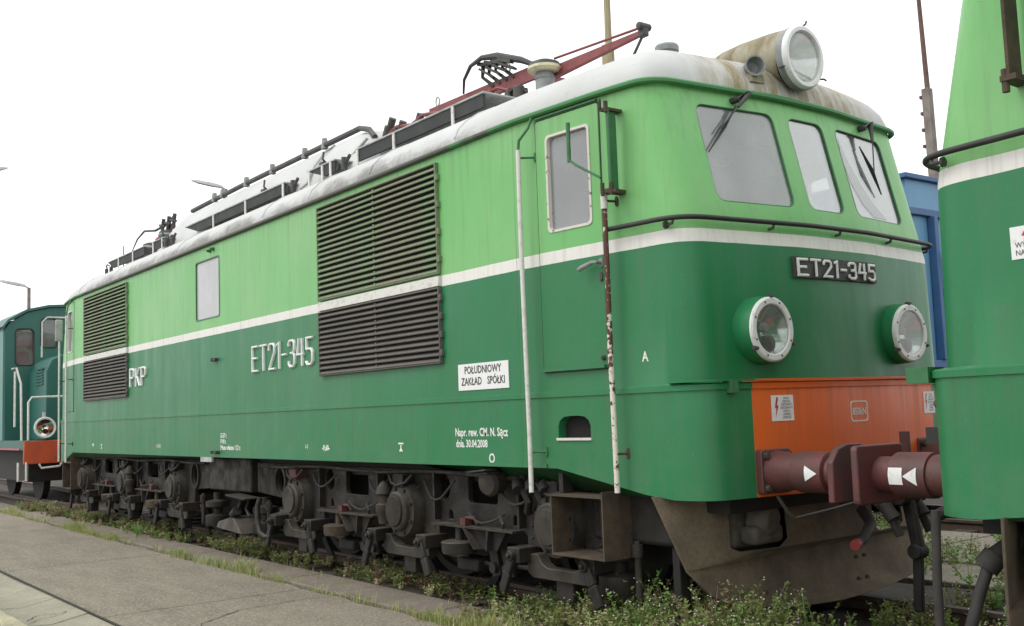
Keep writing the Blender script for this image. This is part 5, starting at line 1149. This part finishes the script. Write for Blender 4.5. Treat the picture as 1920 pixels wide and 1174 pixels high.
cs = struct(bpy.data.objects.new('track_edge_strip', None)); COL.objects.link(cs)
x = -14.0
while x < 14:
    L = random.uniform(2.2, 2.6); mb = MB(); yj = random.uniform(-.015, .015)
    mb.box(x + .01, x + L - .01, -.20 + yj, .24 + yj, -.2, -.006 + random.uniform(-.006, .004)); mb.build('strip_slab', 'strip', cs, bevel=.012); x += L
sheet('track_bed', -60, 60, .26, 3.3, -.035, 'soil', 240, 8, .012)
# paved crossing beyond the track, seen between the two engines
fy = struct(bpy.data.objects.new('far_paving', None)); COL.objects.link(fy)
for i in range(12):
    for j in range(3):
        mb = MB(); x0 = -12 + i * 2.0; y0 = 3.45 + j * .95
        mb.box(x0 + .02, x0 + 1.98, y0 + .015, y0 + .935, -.2, -.01 + random.uniform(-.012, .012)); mb.build('paving_slab', 'asphalt', fy, bevel=.012)
# cracks in the pavement
def crack(pts, wd, z=-.008):
    mb = MB(); V = []; F = []; P = []
    for a_, b_ in zip(pts[:-1], pts[1:]):
        for k in range(8): P.append((a_[0] + (b_[0] - a_[0]) * k / 8 + random.uniform(-.012, .012), a_[1] + (b_[1] - a_[1]) * k / 8 + random.uniform(-.012, .012)))
    for k, (x, y) in enumerate(P):
        w2 = wd * random.uniform(.4, 1.2); V += [(x - w2 / 2, y - w2 / 2, z), (x + w2 / 2, y + w2 / 2, z)]
        if k: F.append((2 * k - 2, 2 * k - 1, 2 * k + 1, 2 * k))
    mb.add(V, F); return mb
ck = crack([(4.9, -1.95), (4.2, -1.5), (3.9, -1.1), (3.85, -.6), (3.9, -.3)], .009); ck.build('surface_crack', 'crack', pv)
ck = crack([(-12, -1.978), (14, -1.978)], .03, -.010); ck.build('joint_line', 'crack', pv)
ck = crack([(2.55, -2.0), (2.75, -2.12), (2.72, -2.3), (2.95, -2.45)], .014, -.035); ck.build('surface_crack', 'crack', ds)

# track
for k, (yc, x0, x1, lab) in enumerate(((YC, -40, 40, 'overgrown railway track under the locomotives'), (7.36, -40, 40, 'railway track under the blue wagon'))):
    tr = thing('railway_track', lab, 'track', (0, yc, 0))
    for y in (yc - .66, yc + .66):
        mb = MB(); P = [(-.035, .075), (-.035, .045), (-.012, .03), (-.012, -.05), (-.07, -.06), (.07, -.06), (.012, -.05), (.012, .03), (.035, .045), (.035, .075)]
        V = [(x, y + a_, b_) for x in (x0, x1) for a_, b_ in P]; n = len(P); mb.add(V, [tuple(range(n)), tuple(range(n, 2 * n))] + [(i, (i + 1) % n, n + (i + 1) % n, n + i) for i in range(n)]); mb.build('rail', 'rail_steel', tr)
    sm = None
    for i in range(40):
        if sm is None:
            mb = MB(); mb.box(-12.0, -11.77, yc - 1.15, yc + 1.15, -.16, -.045 + .02); o = mb.build('sleeper', 'sleeper', tr); sm = o.data
        else: o = bpy.data.objects.new('sleeper', sm); COL.objects.link(o); o.parent = tr
        o.location = (i * .58, 0, 0)
ROOT = Vector((0, 0, 0))

# ------------------------------------------------------------------ plants
def leafmat(name, c1, c2, c3):
    m, t, p = new_mat(name); b = NB(t); o = b.n('ShaderNodeNewGeometry').outputs['Position']
    c = b.mix(b.ramp(b.noise(o, 2.2, 4), .35, .65), c1, c2); c = b.mix(b.ramp(b.noise(o, 40, 2), .45, .7), c, c3)
    b.link(c, p.inputs['Base Color']); p.inputs['Roughness'].default_value = .65; p.inputs['Specular IOR Level'].default_value = .25
    tr = b.n('ShaderNodeBsdfTranslucent'); b.link(c, tr.inputs[0]); mxs = b.n('ShaderNodeMixShader'); mxs.inputs[0].default_value = .25
    b.link(p.outputs[0], mxs.inputs[1]); b.link(tr.outputs[0], mxs.inputs[2]); b.link(mxs.outputs[0], t.nodes['Material Output'].inputs[0]); return m
M['weed'] = leafmat('weed_leaf', (.20, .255, .08), (.16, .21, .065), (.27, .28, .12))
M['weed_red'] = leafmat('weed_leaf_red', (.20, .125, .08), (.17, .14, .075), (.25, .18, .12))
M['grass'] = leafmat('grass_blade', (.30, .36, .10), (.36, .36, .15), (.24, .32, .09))
M['dry'] = leafmat('dry_grass', (.42, .40, .2), (.36, .36, .16), (.5, .46, .27))
M['bright'] = leafmat('bright_leaf', (.19, .34, .08), (.15, .28, .065), (.24, .38, .12))
M['flower'] = pbr('flower_white', (.62, .55, .58), .7, (.5, .42, .46), 30)
def weed_patch(name, spots, mats, label, cat='weeds', hmul=1.0):
    """spots: rows of x, y, height, lean, kind. Each plant is a branching stem with small leaves and pale flower heads."""
    V = []; F = []; MI = []
    def quad(c, a, b_, mi):
        o = len(V); V.extend([c - a * .5, c + b_ * .5, c + a * .5 * 1.0, c - b_ * .5]); F.append((o, o + 1, o + 2, o + 3)); MI.append(mi)
    rg = RNG
    for x, y, h, kind in spots:
        nb = int(rg.integers(3, 6)); base_ = np.array([x, y, -.03])
        for q in range(nb):
            th = rg.uniform(0, 2 * math.pi); ln = h * rg.uniform(.55, 1.05); out = rg.uniform(.15, .75) * ln
            tip = base_ + np.array([math.cos(th) * out, math.sin(th) * out, ln]); mid = base_ * .5 + tip * .5 + np.array([0, 0, ln * .12])
            o = len(V); wv = np.array([-math.sin(th), math.cos(th), 0]) * .0025
            V.extend([base_ - wv, base_ + wv, mid + wv, mid - wv, tip + wv * .5, tip - wv * .5]); F.append((o, o + 1, o + 2, o + 3)); F.append((o + 3, o + 2, o + 4, o + 5)); MI.extend([kind, kind])
            nl = int(9 + ln * 42)
            t = rg.uniform(.12, 1.0, (nl, 1)); p = base_ * (1 - t) ** 2 + mid * 2 * t * (1 - t) + tip * t * t; L = rg.uniform(.014, .034, (nl, 1)) * (1.15 - .45 * t) * hmul
            a = rg.normal(size=(nl, 3)); a[:, 2] = abs(a[:, 2]) * .5; a /= np.linalg.norm(a, axis=1, keepdims=True); b_ = np.cross(a, rg.normal(size=(nl, 3))); b_ /= (np.linalg.norm(b_, axis=1, keepdims=True) + 1e-6)
            c0 = p + a * L * .6; a = a * L * .68; b_ = b_ * L * .31; o = len(V)
            V.extend(np.stack([c0 - a, c0 + b_, c0 + a, c0 - b_], 1).reshape(-1, 3)); F.extend([(o + 4 * k, o + 4 * k + 1, o + 4 * k + 2, o + 4 * k + 3) for k in range(nl)]); MI.extend([kind] * nl)
            if rg.random() < .24 and h > .1:
                for k in range(int(rg.integers(1, 3))):
                    p = tip + rg.normal(size=3) * .012; s_ = .006
                    quad(p, np.array([s_, 0, s_]) * 1.4, np.array([0, s_, s_]) * 1.4, len(mats) - 1); quad(p, np.array([s_, s_, 0]) * 1.4, np.array([-s_, s_, s_ * .5]) * 1.4, len(mats) - 1)
    me = bpy.data.meshes.new(name); c = V[0] * 0 + np.array([np.mean([s[0] for s in spots]), np.mean([s[1] for s in spots]), 0])
    me.from_pydata((np.array(V) - c).tolist(), [], F)
    for m_ in mats: me.materials.append(M[m_])
    me.polygons.foreach_set('material_index', MI); o = bpy.data.objects.new(name, me); COL.objects.link(o); o.location = c
    o['kind'] = 'stuff'; tag(o, label, cat); return o
def scat(n, x0, x1, y0, y1, h0, h1, kinds, bias=None):
    out = []
    while len(out) < n:
        x = RNG.uniform(x0, x1); y = RNG.normal((y0 + y1) / 2, (y1 - y0) / 3.2)
        if not (y0 <= y <= y1): continue
        cl = math.sin(x * 1.9 + y * 2.0) + math.sin(x * 4.3 + 1.0 - y) * .7 + math.sin(x * 9.1) * .4
        if RNG.random() > .45 + .32 * cl: continue
        out.append((x, y, RNG.uniform(h0, h1) * (.8 + .18 * cl), kinds[int(RNG.integers(0, len(kinds)))]))
    return out
WM = ['weed', 'weed_red', 'bright', 'dry', 'flower']
sp = scat(760, 5.4, 10.0, -.18, .80, .12, .30, [0, 0, 0, 0, 0, 1, 2, 3]) + scat(260, 6.5, 9.4, .05, .95, .26, .46, [0, 0, 0, 1, 2]) + scat(160, 7.7, 10.2, .8, 2.6, .10, .26, [0, 1, 0, 2])
weed_patch('trackside_weeds', sp, WM, 'thick flowering weeds in front of the snow plough and cab step')
sp = scat(380, -.6, 5.8, .27, .74, .06, .17, [0, 0, 0, 3, 1])
weed_patch('trackside_weeds', sp, WM, 'low weeds with red leaves along the middle of the locomotive')
sp = scat(380, -9.5, -.6, .10, .74, .07, .19, [0, 0, 3, 1, 2]) + scat(130, -9.3, -6.6, .0, .8, .10, .24, [1, 1, 1, 0])
weed_patch('trackside_weeds', sp, WM, 'reddish and green weeds near the rear bogie and shunter')
sp = scat(300, 4.0, 12, 3.2, 6.0, .10, .34, [0, 2, 2, 0]) + scat(160, 7.9, 10.5, 2.3, 3.6, .12, .35, [2, 0])
weed_patch('far_weeds', sp, WM, 'leafy weeds beyond the track between the two locomotives')
def grass_strip(name, spots, mats, label, hmul=1.0):
    V = []; F = []; MI = []; rg = RNG
    for x, y, h, kind, nb in spots:
        for q in range(nb):
            bx, by = x + rg.normal() * .035, y + rg.normal() * .03; th = rg.uniform(0, 2 * math.pi); hh = h * rg.uniform(.5, 1.15); ln = hh * rg.uniform(.1, .8); wv = np.array([-math.sin(th), math.cos(th), 0]) * rg.uniform(.0018, .0038)
            b0 = np.array([bx, by, -.03]); m_ = b0 + np.array([math.cos(th) * ln * .3, math.sin(th) * ln * .3, hh * .65]); t_ = b0 + np.array([math.cos(th) * ln, math.sin(th) * ln, hh])
            o = len(V); V.extend([b0 - wv, b0 + wv, m_ + wv * .8, m_ - wv * .8, t_]); F.append((o, o + 1, o + 2, o + 3)); F.append((o + 3, o + 2, o + 4)); k = kind if rg.random() < .75 else (kind + 1) % len(mats); MI.extend([k, k])
    me = bpy.data.meshes.new(name); c = np.array([np.mean([s[0] for s in spots]), np.mean([s[1] for s in spots]), 0]); me.from_pydata([tuple(v - c) for v in V], [], F)
    for m_ in mats: me.materials.append(M[m_])
    me.polygons.foreach_set('material_index', MI); o = bpy.data.objects.new(name, me); COL.objects.link(o); o.location = c; o['kind'] = 'stuff'; tag(o, label, 'grass'); return o
sp = []
for x in np.arange(-9.5, 8.5, .022):
    d = math.sin(x * 1.3) + math.sin(x * 3.1 + 2) * .8 + math.sin(x * 7.3) * .5
    if RNG.random() < .5 + .3 * d:
        k = 1 if math.sin(x * .8 + 1) > .2 else 0
        sp.append((x, -.25 + RNG.normal() * .035, RNG.uniform(.04, .10) * (1 + .35 * max(0, d)), k, int(10 + 12 * max(0, d))))
grass_strip('joint_grass', sp, ['grass', 'dry', 'bright'], 'thin line of yellow green grass along the pavement joint')
sp = [(x + RNG.normal() * .1, .02 + RNG.normal() * .14, RNG.uniform(.03, .09), int(RNG.integers(0, 2)), 7) for x in np.arange(-9, 6, .10) if math.sin(x * 2.7) + math.sin(x * .9) > -.2]
grass_strip('strip_grass', sp, ['grass', 'dry'], 'sparse short grass on the concrete strip beside the track')
# single plants that stand out
def tuft(x, y, h, n, mat, name, label, spread=.5):
    V = []; F = []; rg = RNG
    for q in range(n):
        th = rg.uniform(0, 6.28); hh = h * rg.uniform(.5, 1.0); ln = hh * rg.uniform(.1, spread * 1.6); wv = np.array([-math.sin(th), math.cos(th), 0]) * .004
        pts = [np.array([x + math.cos(th) * ln * t * t, y + math.sin(th) * ln * t * t, hh * t * (1.25 - .25 * t)]) for t in (0, .35, .7, 1)]
        o = len(V)
        for k, p in enumerate(pts): V += [p - wv * (1 - k / 3.2), p + wv * (1 - k / 3.2)]
        for k in range(3): F.append((o + 2 * k, o + 2 * k + 1, o + 2 * k + 3, o + 2 * k + 2))
    mb = MB(); mb.V = [tuple(v) for v in V]; mb.F = F; o = mb.build(name, mat, None, loc=(x, y, 0)); return tag(o, label, 'plant')
tuft(-2.05, -.02, .24, 46, 'bright', 'grass_tuft', 'upright tuft of long green grass near the rear bogie')
def shoot(x, y, h, label, n=14):
    mb = MB(); mb.tube([(x, y, -.02), (x + .01, y, h * .5), (x - .01, y + .01, h)], .004, 5); root = mb.build('leafy_shoot', 'bright', None, loc=(x, y, 0)); tag(root, label, 'plant')
    mb = MB()
    for k in range(n):
        z = h * (.25 + .75 * k / n); a_ = k * 2.4; L = .055 * (1.2 - .7 * k / n); c = Vector((x, y, z)); d = Vector((math.cos(a_), math.sin(a_), .45)).normalized(); s_ = d.cross(Vector((0, 0, 1))).normalized()
        mb.add([c, c + d * L * .5 + s_ * L * .28, c + d * L + Vector((0, 0, -.01)), c + d * L * .5 - s_ * L * .28], [(0, 1, 2, 3)])
    global ROOT
    ROOT = Vector((x, y, 0)); mb.build('leaves', 'bright', root); ROOT = Vector((0, 0, 0))
shoot(7.86, .72, .36, 'bright green leafy shoot standing before the snow plough')
shoot(5.35, .30, .16, 'small bright shoot beside the step at the strip edge', 9)
